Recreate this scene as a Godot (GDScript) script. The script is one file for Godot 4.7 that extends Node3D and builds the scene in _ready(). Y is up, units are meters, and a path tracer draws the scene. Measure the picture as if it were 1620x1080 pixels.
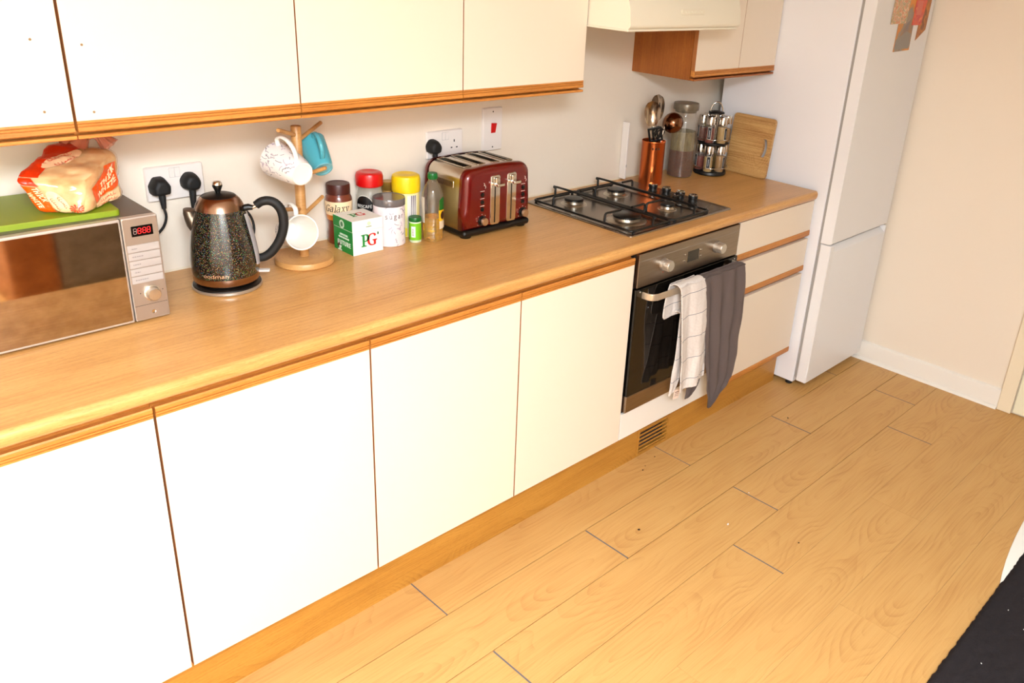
extends Node3D
# A galley kitchen seen from above its left end. x runs along the worktop, y is up, z comes out of the back wall (z = 0); metres.

const WT := 0.91        # worktop surface
const RIGHT_WALL := 1.728
var M := {}
var used := {}
var rng := RandomNumberGenerator.new()


func _ready():
	rng.seed = 20240611
	set_view()
	set_light()
	make_materials()
	build_room()
	build_base_units()
	build_wall_units()
	build_hood()
	build_fridge()
	build_oven()
	build_hob()
	build_electrics()
	build_microwave()
	build_bread()
	build_kettle()
	build_mug_tree()
	build_groceries()
	build_toaster()
	build_utensils()
	build_jar_and_spices()
	build_wooden_board()
	build_towels()
	build_leaflets()
	build_floor_things()


func set_view():
	var cam := Camera3D.new()
	cam.name = "camera"
	add_child(cam)
	cam.transform = Transform3D(Basis(Vector3(0.69413, 0.05921, 0.71741), Vector3(0.2431, 0.91878, -0.31104), Vector3(-0.67756, 0.39031, 0.62336)).orthonormalized(), Vector3(-2.03492, 1.73968, 2.18169))
	# focal length 1322.94 px of a 1620 x 1080 frame; the lens axis sits 92 px right of and 46 px above its middle
	cam.projection = Camera3D.PROJECTION_FRUSTUM
	cam.near = 0.05
	cam.far = 50.0
	cam.size = 0.05 * 1080.0 / 1322.94
	cam.frustum_offset = Vector2(-0.05 * 92.01 / 1322.94, -0.05 * 46.08 / 1322.94)
	cam.current = true


func set_light():
	var env := Environment.new()
	env.background_mode = Environment.BG_COLOR
	env.background_color = Color(0.02, 0.02, 0.02)
	env.ambient_light_source = Environment.AMBIENT_SOURCE_DISABLED
	env.tonemap_mode = Environment.TONE_MAPPER_LINEAR
	env.tonemap_exposure = 1.0
	env.sdfgi_enabled = true
	env.ssao_enabled = true
	env.ssil_enabled = true
	var we := WorldEnvironment.new()
	we.name = "environment"
	we.environment = env
	add_child(we)
	# added glowing panel, stands in for a flash bounced off the ceiling
	added_flash_panel(Vector3(-2.25, 2.398, 2.8), Vector2(0.9, 0.9), 23.3)


func added_flash_panel(at: Vector3, size: Vector2, energy: float):
	var o = thing("flash_bounce_panel", "added square glowing panel standing in for bounced flash behind the viewer", "lamp", at)
	var g := Geo.new()
	g.rbox(Vector3(0, -0.02, 0), Vector3(size.x + 0.06, 0.04, size.y + 0.06), 0.006, 1)
	part(o, "frame", g, flat_mat(Color(0.9, 0.9, 0.88), 0.5))
	g = Geo.new()
	g.rbox(Vector3(0, -0.042, 0), Vector3(size.x, 0.006, size.y), 0.002, 1)
	var m := flat_mat(Color(0.92, 0.92, 0.92), 0.5)
	m.emission_enabled = true
	m.emission = Color(0.886, 0.948, 1.0)
	m.emission_energy_multiplier = 1.2
	part(o, "diffuser", g, m)
	var l := AreaLight3D.new()
	l.name = "panel_glow"
	l.area_size = size
	l.light_color = Color(0.886, 0.948, 1.0)
	l.light_energy = energy
	l.shadow_enabled = true
	l.area_range = 12.0
	l.area_attenuation = 2.0
	o.add_child(l)
	l.position = Vector3(0, -0.05, 0)
	l.rotation = Vector3(-PI / 2, 0, 0)


# ---------------------------------------------------------------- objects

func numbered(called: String) -> String:
	var n: int = used.get(called, -1) + 1
	used[called] = n
	return called if n == 0 else "%s_%03d" % [called, n]


func thing(called: String, label: String, category: String, at := Vector3.ZERO, group := "") -> Node3D:
	var o := Node3D.new()
	o.name = numbered(called)
	add_child(o)
	o.position = at
	o.set_meta("label", label)
	o.set_meta("category", category)
	if group != "":
		o.set_meta("group", group)
	return o


# a mesh under a thing or a part, modelled in the thing's own axes
func part(parent: Node3D, called: String, g: Geo, m: Material, label := "") -> MeshInstance3D:
	var o := MeshInstance3D.new()
	o.name = called
	o.mesh = g.mesh()
	o.mesh.surface_set_material(0, m)
	parent.add_child(o, true)
	o.name = o.name
	if label != "":
		o.set_meta("label", label)
	return o


# the same, modelled in room coordinates
func wpart(parent: Node3D, called: String, g: Geo, m: Material, label := "") -> MeshInstance3D:
	var p: Node3D = parent
	var off := Vector3.ZERO
	while p != self:
		off += p.position
		p = p.get_parent()
	g.shift(-off)
	return part(parent, called, g, m, label)


func structure(called: String, g: Geo, m: Material) -> MeshInstance3D:
	var o := MeshInstance3D.new()
	o.name = called
	o.mesh = g.mesh()
	o.mesh.surface_set_material(0, m)
	add_child(o, true)
	o.set_meta("kind", "structure")
	return o


# ---------------------------------------------------------------- geometry

class Geo:
	var v := PackedVector3Array()
	var n := PackedVector3Array()
	var t := PackedVector2Array()
	var idx := PackedInt32Array()

	func add(p: Vector3, nn: Vector3, uv := Vector2.ZERO) -> int:
		v.append(p)
		n.append(nn)
		t.append(uv)
		return v.size() - 1

	func tri(a: int, b: int, c: int):
		var f := (v[b] - v[a]).cross(v[c] - v[a])
		if f.length_squared() < 1e-18:
			return
		idx.append(a)
		if f.dot(n[a] + n[b] + n[c]) > 0.0:   # front faces run clockwise
			idx.append(c)
			idx.append(b)
		else:
			idx.append(b)
			idx.append(c)

	func quad(a: int, b: int, c: int, d: int):
		tri(a, b, c)
		tri(a, c, d)

	func flat_quad(a: Vector3, b: Vector3, c: Vector3, d: Vector3, out: Vector3):
		var f := (b - a).cross(c - a).normalized()
		if f.dot(out) < 0:
			f = -f
		var l1 := (b - a).length()
		var l2 := (d - a).length()
		quad(add(a, f, Vector2(0, 0)), add(b, f, Vector2(l1, 0)), add(c, f, Vector2(l1, l2)), add(d, f, Vector2(0, l2)))

	# grid of points p[j][i]; wraps if closed
	func sheet(p: Array, closed_u := false, closed_v := false, uvs := Vector2(1, 1), flip := false):
		var nv := p.size()
		var nu: int = p[0].size()
		var first := v.size()
		var lu := PackedFloat32Array()
		lu.resize(nu + 1)
		var mid: PackedVector3Array = p[nv / 2]
		for i in range(1, nu + 1):
			lu[i] = lu[i - 1] + (mid[i % nu] - mid[i - 1]).length()
		var lv := 0.0
		for j in nv:
			if j > 0:
				lv += (p[j][nu / 2] - p[j - 1][nu / 2]).length()
			for i in nu:
				var i0 := (i - 1 + nu) % nu if closed_u else maxi(i - 1, 0)
				var i1 := (i + 1) % nu if closed_u else mini(i + 1, nu - 1)
				var j0 := (j - 1 + nv) % nv if closed_v else maxi(j - 1, 0)
				var j1 := (j + 1) % nv if closed_v else mini(j + 1, nv - 1)
				var nn: Vector3 = (p[j][i1] - p[j][i0]).cross(p[j1][i] - p[j0][i])
				nn = nn.normalized() if nn.length_squared() > 1e-20 else Vector3.UP
				add(p[j][i], -nn if flip else nn, Vector2(lu[i] * uvs.x, lv * uvs.y))
			if closed_u:
				add(p[j][0], n[first + j * (nu + 1)], Vector2(lu[nu] * uvs.x, lv * uvs.y))
		var row := nu + (1 if closed_u else 0)
		for j in (nv if closed_v else nv - 1):
			for i in row - 1:
				var j1 := (j + 1) % nv
				quad(first + j * row + i, first + j * row + i + 1, first + j1 * row + i + 1, first + j1 * row + i)

	# box with rounded (seg > 0) or chamfered edges; grain: axis the texture's u follows
	func rbox(c: Vector3, s: Vector3, r := 0.0, seg := 1, grain := 0, uvo := Vector2.ZERO):
		var h := s * 0.5
		r = minf(r, minf(h.x, minf(h.y, h.z)) * 0.999)
		for ax in 3:
			for sg: float in [-1.0, 1.0]:
				var a1 := (ax + 1) % 3
				var a2 := (ax + 2) % 3
				if a2 == grain:
					var w := a1
					a1 = a2
					a2 = w
				var c1 := _ticks(h[a1], r, seg)
				var c2 := _ticks(h[a2], r, seg)
				var first := v.size()
				for y in c2:
					for x in c1:
						var p := Vector3.ZERO
						p[ax] = sg * h[ax]
						p[a1] = x
						p[a2] = y
						var q := Vector3(clampf(p.x, -h.x + r, h.x - r), clampf(p.y, -h.y + r, h.y - r), clampf(p.z, -h.z + r, h.z - r))
						var nn := Vector3.ZERO
						nn[ax] = sg
						if r > 0.0:
							nn = (p - q).normalized()
							p = q + nn * r
						add(c + p, nn, Vector2(p[a1], p[a2]) + uvo)
				for j in c2.size() - 1:
					for i in c1.size() - 1:
						var o := first + j * c1.size() + i
						quad(o, o + 1, o + 1 + c1.size(), o + c1.size())

	func _ticks(h: float, r: float, seg: int) -> PackedFloat32Array:
		var o := PackedFloat32Array()
		if r <= 0.0:
			return PackedFloat32Array([-h, h])
		for k in seg + 1:
			o.append(-h + r * (1.0 - tan(PI / 4 * (1.0 - float(k) / seg))))
		for k in seg + 1:
			o.append(h - r * (1.0 - tan(PI / 4 * float(k) / seg)))
		return o

	# profile of (radius, height) turned round the y axis
	func lathe(pr: Array, seg := 32, at := Vector3.ZERO, a0 := 0.0, a1 := TAU):
		var lens := PackedFloat32Array([0.0])
		for i in range(1, pr.size()):
			lens.append(lens[i - 1] + (pr[i] - pr[i - 1]).length())
		var sn := []
		for i in pr.size() - 1:
			var d: Vector2 = pr[i + 1] - pr[i]
			sn.append(Vector2(d.y, -d.x).normalized())
		for i in pr.size() - 1:
			if (pr[i + 1] - pr[i]).length() < 1e-7:
				continue
			var na: Vector2 = sn[i]
			var nb: Vector2 = sn[i]
			if i > 0 and sn[i].dot(sn[i - 1]) > 0.77:
				na = (sn[i] + sn[i - 1]).normalized()
			if i < pr.size() - 2 and sn[i].dot(sn[i + 1]) > 0.77:
				nb = (sn[i] + sn[i + 1]).normalized()
			var first := v.size()
			for k in seg + 1:
				var a := a0 + (a1 - a0) * k / seg
				var c := Vector3(cos(a), 0, sin(a))
				add(at + c * pr[i].x + Vector3(0, pr[i].y, 0), c * na.x + Vector3(0, na.y, 0), Vector2(float(k) / seg, lens[i]))
				add(at + c * pr[i + 1].x + Vector3(0, pr[i + 1].y, 0), c * nb.x + Vector3(0, nb.y, 0), Vector2(float(k) / seg, lens[i + 1]))
			for k in seg:
				var o := first + k * 2
				quad(o, o + 2, o + 3, o + 1)

	# round or flattened bar along a path; rad is one radius or one for each point
	func tube(path: Array, rad, seg := 10, closed := false, up := Vector3.ZERO, flat := 1.0, rounded := false):
		var m := path.size()
		var rows := []
		var side := Vector3.ZERO
		for i in m:
			var a: Vector3 = path[(i - 1 + m) % m] if closed else path[maxi(i - 1, 0)]
			var b: Vector3 = path[(i + 1) % m] if closed else path[mini(i + 1, m - 1)]
			var d := (b - a).normalized()
			if up != Vector3.ZERO:
				side = d.cross(up).normalized()
			elif i == 0:
				side = d.cross(Vector3.UP if absf(d.y) < 0.9 else Vector3.RIGHT).normalized()
			else:
				side = (side - d * side.dot(d)).normalized()
			var other := side.cross(d).normalized()
			var r: float = rad[i] if rad is Array else rad
			var ring := PackedVector3Array()
			for k in seg:
				var an := TAU * k / seg
				ring.append(path[i] + side * cos(an) * r * flat + other * sin(an) * r)
			rows.append(ring)
		sheet(rows, true, closed, Vector2(1, 1), false)
		if not closed:
			for e in [0, m - 1]:
				var d: Vector3 = (path[0] - path[1]).normalized() if e == 0 else (path[m - 1] - path[m - 2]).normalized()
				var r: float = rad[e] if rad is Array else rad
				var c := add(path[e] + d * (r * 0.5 if rounded else 0.0), d)
				var ring: PackedVector3Array = rows[e]
				var o := v.size()
				for q in ring:
					add(q, (q - path[e]).normalized() + d if rounded else d, Vector2(q.x, q.y))
				for k in seg:
					tri(c, o + k, o + (k + 1) % seg)

	# outline in x, y pushed along z from z0 to z1, its front rim bevelled by b
	func extrude(poly: PackedVector2Array, z0: float, z1: float, b := 0.0, smooth := 0.8):
		var area := 0.0
		for i in poly.size():
			area += poly[i].cross(poly[(i + 1) % poly.size()])
		if area < 0:
			poly.reverse()
		var m := poly.size()
		var ins := PackedVector2Array()
		var en := PackedVector2Array()
		for i in m:
			var d := (poly[(i + 1) % m] - poly[i]).normalized()
			en.append(Vector2(d.y, -d.x))
		for i in m:
			var e0 := en[(i - 1 + m) % m]
			var e1 := en[i]
			var bis := (e0 + e1).normalized()
			ins.append(poly[i] - bis * b / maxf(0.3, bis.dot(e1)))
		var zb := z1 - b * signf(z1 - z0)
		var layers := [[poly, z0], [poly, zb]]
		if b > 0.0:
			layers.append([ins, z1])
		var run := 0.0
		for i in m:
			var k := (i + 1) % m
			var n0 := en[i]
			var n1 := en[i]
			if en[i].dot(en[(i - 1 + m) % m]) > smooth:
				n0 = (en[i] + en[(i - 1 + m) % m]).normalized()
			if en[i].dot(en[k]) > smooth:
				n1 = (en[i] + en[k]).normalized()
			var l := (poly[k] - poly[i]).length()
			for j in layers.size() - 1:
				var pa: PackedVector2Array = layers[j][0]
				var pb: PackedVector2Array = layers[j + 1][0]
				var tz := 0.7 * signf(z1 - z0) if j == 1 else 0.0
				var q := [[pa[i], layers[j][1], n0], [pa[k], layers[j][1], n1], [pb[k], layers[j + 1][1], n1], [pb[i], layers[j + 1][1], n0]]
				var ids := []
				for w in 4:
					ids.append(add(Vector3(q[w][0].x, q[w][0].y, q[w][1]), Vector3(q[w][2].x, q[w][2].y, tz).normalized(), Vector2(q[w][1], run + (l if w in [1, 2] else 0.0))))
				quad(ids[0], ids[1], ids[2], ids[3])
			run += l
		var ends := [[poly, z0, -signf(z1 - z0)], [ins if b > 0.0 else poly, z1, signf(z1 - z0)]]
		for e in ends:
			var tr := Geometry2D.triangulate_polygon(e[0])
			var o := v.size()
			for q: Vector2 in e[0]:
				add(Vector3(q.x, q.y, e[1]), Vector3(0, 0, e[2]), q)
			for i in range(0, tr.size(), 3):
				tri(o + tr[i], o + tr[i + 1], o + tr[i + 2])

	# outline in x, y from z0 to z1 with its front rim rounded over radius r
	func pillow(poly: PackedVector2Array, z0: float, z1: float, r: float, seg := 6):
		var area := 0.0
		for i in poly.size():
			area += poly[i].cross(poly[(i + 1) % poly.size()])
		if area < 0:
			poly.reverse()
		var m := poly.size()
		var bis := PackedVector2Array()
		for i in m:
			var d0 := (poly[i] - poly[(i - 1 + m) % m]).normalized()
			var d1 := (poly[(i + 1) % m] - poly[i]).normalized()
			var e := (Vector2(d0.y, -d0.x) + Vector2(d1.y, -d1.x)).normalized()
			bis.append(e / maxf(0.5, e.dot(Vector2(d1.y, -d1.x))))
		var s := signf(z1 - z0)
		var rows := []
		for k in range(-1, seg + 1):
			var a := PI / 2 * maxf(k, 0) / seg
			var ring := PackedVector3Array()
			for i in m:
				var q := poly[i] - bis[i] * r * (1.0 - cos(a))
				ring.append(Vector3(q.x, q.y, z0 if k < 0 else z1 - s * r + s * r * sin(a)))
			rows.append(ring)
		sheet(rows, true)
		var tip := PackedVector2Array()
		for q in rows[-1]:
			tip.append(Vector2(q.x, q.y))
		var tr := Geometry2D.triangulate_polygon(tip)
		var o := v.size()
		for q in tip:
			add(Vector3(q.x, q.y, z1), Vector3(0, 0, s), q)
		for i in range(0, tr.size(), 3):
			tri(o + tr[i], o + tr[i + 1], o + tr[i + 2])

	# flat lettering as shallow solid strokes, width and height in metres; where(x, y, lift) places each corner
	func text(s: String, font_name: String, height: float, where: Callable, lift := 0.0004, slant := 0.0, bold := false, squeeze := 1.0):
		var f := SystemFont.new()
		f.font_names = PackedStringArray([font_name])
		f.font_weight = 700 if bold else 400
		var tm := TextMesh.new()
		tm.font = f
		tm.text = s
		tm.font_size = 24
		tm.pixel_size = 1.0
		tm.depth = 1.0
		tm.curve_step = 2.0
		var arr := tm.get_mesh_arrays()
		if arr.is_empty() or arr[0] == null:
			return
		var pv: PackedVector3Array = arr[0]
		var pi: PackedInt32Array = arr[Mesh.ARRAY_INDEX]
		var sc := height / 17.5
		for k in range(0, pi.size(), 3):
			var q := []
			for w in 3:
				var p := pv[pi[k + w]]
				q.append(where.call((p.x + slant * p.y) * sc * squeeze, p.y * sc, lift if p.z > 0 else -lift))
			var nn: Vector3 = -(q[1] - q[0]).cross(q[2] - q[0])
			if nn.length_squared() < 1e-22:
				continue
			nn = nn.normalized()
			for w in 3:
				idx.append(add(q[w], nn))

	func shift(o: Vector3):
		for i in v.size():
			v[i] += o

	func xf(tr: Transform3D, from := 0):
		for i in range(from, v.size()):
			v[i] = tr * v[i]
			n[i] = (tr.basis * n[i]).normalized()
		if tr.basis.determinant() < 0.0:   # mirrored: turn the faces round again
			for k in range(0, idx.size(), 3):
				if idx[k] >= from:
					var w := idx[k]
					idx[k] = idx[k + 1]
					idx[k + 1] = w

	func mesh() -> ArrayMesh:
		var a := []
		a.resize(Mesh.ARRAY_MAX)
		a[Mesh.ARRAY_VERTEX] = v
		a[Mesh.ARRAY_NORMAL] = n
		a[Mesh.ARRAY_TEX_UV] = t
		a[Mesh.ARRAY_INDEX] = idx
		var m := ArrayMesh.new()
		m.add_surface_from_arrays(Mesh.PRIMITIVE_TRIANGLES, a)
		return m


func box(c: Vector3, s: Vector3, r := 0.0, seg := 1, grain := 0) -> Geo:
	var g := Geo.new()
	g.rbox(c, s, r, seg, grain)
	return g


# box from its least to its greatest corner
func span(a: Vector3, b: Vector3, r := 0.0, seg := 1, grain := 0) -> Geo:
	return box((a + b) * 0.5, b - a, r, seg, grain)


func turned(pr: Array, seg := 36, at := Vector3.ZERO) -> Geo:
	var g := Geo.new()
	g.lathe(pr, seg, at)
	return g


func piped(path: Array, rad, seg := 10, closed := false) -> Geo:
	var g := Geo.new()
	g.tube(path, rad, seg, closed)
	return g


# smooth curve through points
func curve(pts: Array, steps := 6) -> Array:
	var o := []
	for i in pts.size() - 1:
		var p0: Vector3 = pts[maxi(i - 1, 0)]
		var p3: Vector3 = pts[mini(i + 2, pts.size() - 1)]
		for k in steps:
			o.append(pts[i].cubic_interpolate(pts[i + 1], p0, p3, float(k) / steps))
	o.append(pts[-1])
	return o


func round_rect(w: float, h: float, r: float, seg := 5) -> PackedVector2Array:
	var o := PackedVector2Array()
	for q in 4:
		var c := Vector2((w / 2 - r) * (1 if q in [0, 3] else -1), (h / 2 - r) * (1 if q in [0, 1] else -1))
		for k in seg + 1:
			var a := PI / 2 * (q + float(k) / seg)
			o.append(c + Vector2(cos(a), sin(a)) * r)
	return o


func disc_poly(r: float, seg := 24) -> PackedVector2Array:
	var o := PackedVector2Array()
	for k in seg:
		o.append(Vector2.from_angle(TAU * k / seg) * r)
	return o


# the axes of a flat face: right, up, out
func facing(at: Vector3, right: Vector3, up: Vector3) -> Transform3D:
	return Transform3D(Basis(right, up, right.cross(up)), at)


func plate(poly: PackedVector2Array, tr: Transform3D, depth: float, bevel := 0.0, back := 0.0) -> Geo:
	var g := Geo.new()
	g.extrude(poly, -back, depth, bevel)
	g.xf(tr)
	return g


func on_plane(tr: Transform3D) -> Callable:
	return func(x, y, l): return tr * Vector3(x, y, l)


func on_drum(c: Vector3, r: float, mid: float) -> Callable:   # mid: angle of the text's middle, from x towards z
	return func(x, y, l):
		var a: float = mid - x / r
		return c + Vector3(cos(a) * (r + l), y, sin(a) * (r + l))


func flat_mat(c: Color, rough := 0.5, metal := 0.0, spec := 0.5) -> StandardMaterial3D:
	var m := StandardMaterial3D.new()
	m.albedo_color = c
	m.roughness = rough
	m.metallic = metal
	m.metallic_specular = spec
	return m


# ---------------------------------------------------------------- materials

func noise(seed_: int, freq: float, oct := 3) -> FastNoiseLite:
	var f := FastNoiseLite.new()
	f.seed = seed_
	f.noise_type = FastNoiseLite.TYPE_SIMPLEX_SMOOTH
	f.frequency = freq
	f.fractal_octaves = oct
	return f


func picture(w: int, h: int, px: PackedByteArray) -> ImageTexture:
	var im := Image.create_from_data(w, h, false, Image.FORMAT_RGB8, px)
	im.generate_mipmaps()
	return ImageTexture.create_from_image(im)


# sawn timber, grain along u, seamless along u. mm: millimetres per pixel. rows: boards stacked in v, each from another log
func timber(w: int, h: int, mm: float, seed_: int, pale: Color, mid: Color, dark: Color, rings: float, figure: float, fleck: float, rows := 1, contrast := 0.32) -> ImageTexture:
	var px := PackedByteArray()
	px.resize(w * h * 3)
	var wander := noise(seed_, 0.0045, 2)
	var streak := noise(seed_ + 1, 0.05, 3)
	var pore := noise(seed_ + 2, 0.22, 2)
	var tone := noise(seed_ + 3, 0.006, 2)
	var rr := w * mm / TAU
	var bh := h / rows
	var at := 0
	for y in h:
		var row := y / bh
		var yy := (y % bh) * mm
		var off := row * 977.0
		var heart := bh * mm * (0.35 + 0.3 * sin(row * 2.3 + 1.0))
		for x in w:
			var a := TAU * x / w
			var cx := cos(a) * rr
			var cz := sin(a) * rr
			var wn := wander.get_noise_3d(cx, yy * 2.2 + off, cz)
			var tilt := sin(a * 2.0 + row * 1.7) * 30.0 + sin(a + row) * 24.0
			var dy := yy - heart + wn * 9.0
			var dist := sqrt(dy * dy + (40.0 + tilt) * (40.0 + tilt))
			var ring := fposmod(dist / rings + wn * 0.5, 1.0)
			ring = pow(ring, 3.0) * figure * (0.5 + tone.get_noise_3d(cx * 0.7, yy * 2.0 + off, cz * 0.7 + 400.0))
			var s := streak.get_noise_3d(cx * 0.045, yy * 5.0 + off, cz * 0.045)
			var p := pore.get_noise_3d(cx * 0.2, yy * 7.0 + off, cz * 0.2)
			var tn := tone.get_noise_3d(cx * 0.5, yy * 2.5 + off * 1.3, cz * 0.5)
			var k := clampf(0.52 + contrast * s + contrast * 0.7 * tn - ring, 0.0, 1.0)
			var c := mid.lerp(pale, (k - 0.5) * 2.0) if k > 0.5 else dark.lerp(mid, k * 2.0)
			if p < -0.3:
				c = c.lerp(dark, clampf((-p - 0.3) * 3.0, 0.0, 1.0) * fleck)
			elif p > 0.36:
				c = c.lerp(pale, clampf((p - 0.36) * 3.0, 0.0, 1.0) * fleck)
			px[at] = int(c.r * 255)
			px[at + 1] = int(c.g * 255)
			px[at + 2] = int(c.b * 255)
			at += 3
	return picture(w, h, px)


func wood_mat(tex: Texture2D, per_m: Vector2, rough := 0.4, spec := 0.5) -> StandardMaterial3D:
	var m := flat_mat(Color.WHITE, rough, 0.0, spec)
	m.albedo_texture = tex
	m.uv1_scale = Vector3(per_m.x, per_m.y, 1)
	return m


# two tones mottled by noise
func mottle(w: int, h: int, seed_: int, fx: float, fy: float, a: Color, b: Color, oct := 4) -> ImageTexture:
	var px := PackedByteArray()
	px.resize(w * h * 3)
	var f := noise(seed_, 1.0, oct)
	var rr := w * fx / TAU
	for y in h:
		for x in w:
			var an := TAU * x / w
			var k := clampf(0.5 + 0.75 * f.get_noise_3d(cos(an) * rr, y * fy, sin(an) * rr), 0.0, 1.0)
			var c := a.lerp(b, k)
			var at := (y * w + x) * 3
			px[at] = int(c.r * 255)
			px[at + 1] = int(c.g * 255)
			px[at + 2] = int(c.b * 255)
	return picture(w, h, px)


func grain_relief(seed_: int, freq: float, normals := false) -> NoiseTexture2D:
	var t := NoiseTexture2D.new()
	t.width = 256
	t.height = 256
	t.seamless = true
	t.as_normal_map = normals
	t.bump_strength = 2.0
	t.noise = noise(seed_, freq, 4)
	return t


func make_materials():
	M.worktop = wood_mat(timber(1400, 520, 1.25, 11, Color(0.88, 0.68, 0.43), Color(0.81, 0.60, 0.35), Color(0.68, 0.46, 0.235), 15.0, 0.28, 0.5, 1, 0.27), Vector2(1.0 / 1.75, 1.0 / 0.65), 0.3, 0.5)
	M.plank = wood_mat(timber(1024, 768, 1.131, 23, Color(0.835, 0.665, 0.425), Color(0.79, 0.605, 0.36), Color(0.66, 0.445, 0.235), 17.0, 0.22, 0.06, 4, 0.17), Vector2(1.0 / 1.158, 1.0 / 0.75), 0.42, 0.4)
	M.oak = wood_mat(timber(512, 192, 1.4, 37, Color(0.86, 0.60, 0.31), Color(0.78, 0.50, 0.215), Color(0.62, 0.36, 0.125), 6.0, 0.25, 0.4), Vector2(1.0 / 0.7, 1.0 / 0.27), 0.42)
	M.side = wood_mat(timber(512, 256, 1.2, 41, Color(0.70, 0.43, 0.18), Color(0.61, 0.34, 0.12), Color(0.48, 0.24, 0.07), 6.0, 0.15, 0.5), Vector2(1.0 / 0.6, 1.0 / 0.3), 0.45)
	M.plinth = wood_mat(timber(700, 150, 1.4, 53, Color(0.79, 0.58, 0.27), Color(0.72, 0.50, 0.20), Color(0.59, 0.38, 0.13), 8.0, 0.3, 0.4), Vector2(1.0 / 0.98, 1.0 / 0.21), 0.42)
	M.board = wood_mat(timber(400, 300, 0.9, 61, Color(0.84, 0.68, 0.45), Color(0.75, 0.57, 0.34), Color(0.55, 0.36, 0.18), 10.0, 0.3, 0.5, 1, 0.5), Vector2(1.0 / 0.36, 1.0 / 0.27), 0.6)
	M.peg = wood_mat(timber(256, 64, 1.0, 67, Color(0.86, 0.66, 0.42), Color(0.79, 0.58, 0.34), Color(0.65, 0.43, 0.22), 8.0, 0.2, 0.2), Vector2(1.0 / 0.25, 1.0 / 0.065), 0.4)
	M.laminate = flat_mat(Color(0.915, 0.850, 0.768), 0.38, 0.0, 0.5)
	M.edge = flat_mat(Color(0.66, 0.41, 0.21), 0.6)
	M.hood = flat_mat(Color(0.90, 0.865, 0.785), 0.35)
	M.wall = flat_mat(Color(0.925, 0.87, 0.80), 0.85, 0.0, 0.3)
	M.wall.normal_enabled = true
	M.wall.normal_texture = grain_relief(5, 0.03, true)
	M.wall.normal_scale = 0.12
	M.wall.uv1_triplanar = true
	M.wall.uv1_scale = Vector3(4, 4, 4)
	M.ceiling = flat_mat(Color(0.95, 0.94, 0.92), 0.9)
	M.gloss_white = flat_mat(Color(0.93, 0.90, 0.86), 0.35)
	M.fridge = flat_mat(Color(0.92, 0.91, 0.91), 0.28)
	M.fridge_side = flat_mat(Color(0.92, 0.91, 0.92), 0.5)
	M.gasket = flat_mat(Color(0.62, 0.60, 0.58), 0.7)
	M.plastic_white = flat_mat(Color(0.92, 0.88, 0.85), 0.3)
	M.black = flat_mat(Color(0.025, 0.023, 0.022), 0.4)
	M.black_matt = flat_mat(Color(0.03, 0.028, 0.027), 0.65)
	M.underlay = flat_mat(Color(0.40, 0.36, 0.35), 0.9)
	M.wall_far = flat_mat(Color(0.93, 0.89, 0.84), 0.85)
	M.filler = flat_mat(Color(0.40, 0.375, 0.385), 0.7)
	M.dark = flat_mat(Color(0.07, 0.05, 0.035), 0.8)  # near-black that paints the shade of uncut holes, slots and seams
	M.steel = flat_mat(Color(0.66, 0.60, 0.54), 0.34, 1.0)
	M.steel.albedo_texture = brushed()
	M.steel.uv1_scale = Vector3(2.0, 6.0, 1)
	M.steel.anisotropy_enabled = true
	M.steel.anisotropy = 0.4
	M.silver = flat_mat(Color(0.78, 0.76, 0.73), 0.35, 0.85)
	M.chrome = flat_mat(Color(0.85, 0.83, 0.80), 0.09, 1.0)
	M.hob = flat_mat(Color(0.58, 0.54, 0.50), 0.27, 1.0)
	M.enamel = flat_mat(Color(0.03, 0.028, 0.027), 0.35)
	M.glass = glass(Color(0.9, 0.9, 0.88, 0.04))
	M.clear_plastic = glass(Color(0.9, 0.88, 0.8, 0.05))
	M.ink = flat_mat(Color(0.05, 0.045, 0.04), 0.6)


func glass(c: Color) -> StandardMaterial3D:
	var m := flat_mat(c, 0.05)
	m.transparency = BaseMaterial3D.TRANSPARENCY_ALPHA
	return m


func brushed() -> ImageTexture:
	var px := PackedByteArray()
	px.resize(256 * 256 * 3)
	var f := noise(77, 0.6, 2)
	for y in 256:
		for x in 256:
			var k := int(clampf(232 + 24 * f.get_noise_2d(x * 0.02, y), 0, 255))
			for c in 3:
				px[(y * 256 + x) * 3 + c] = k
	return picture(256, 256, px)


# ---------------------------------------------------------------- the room

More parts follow.
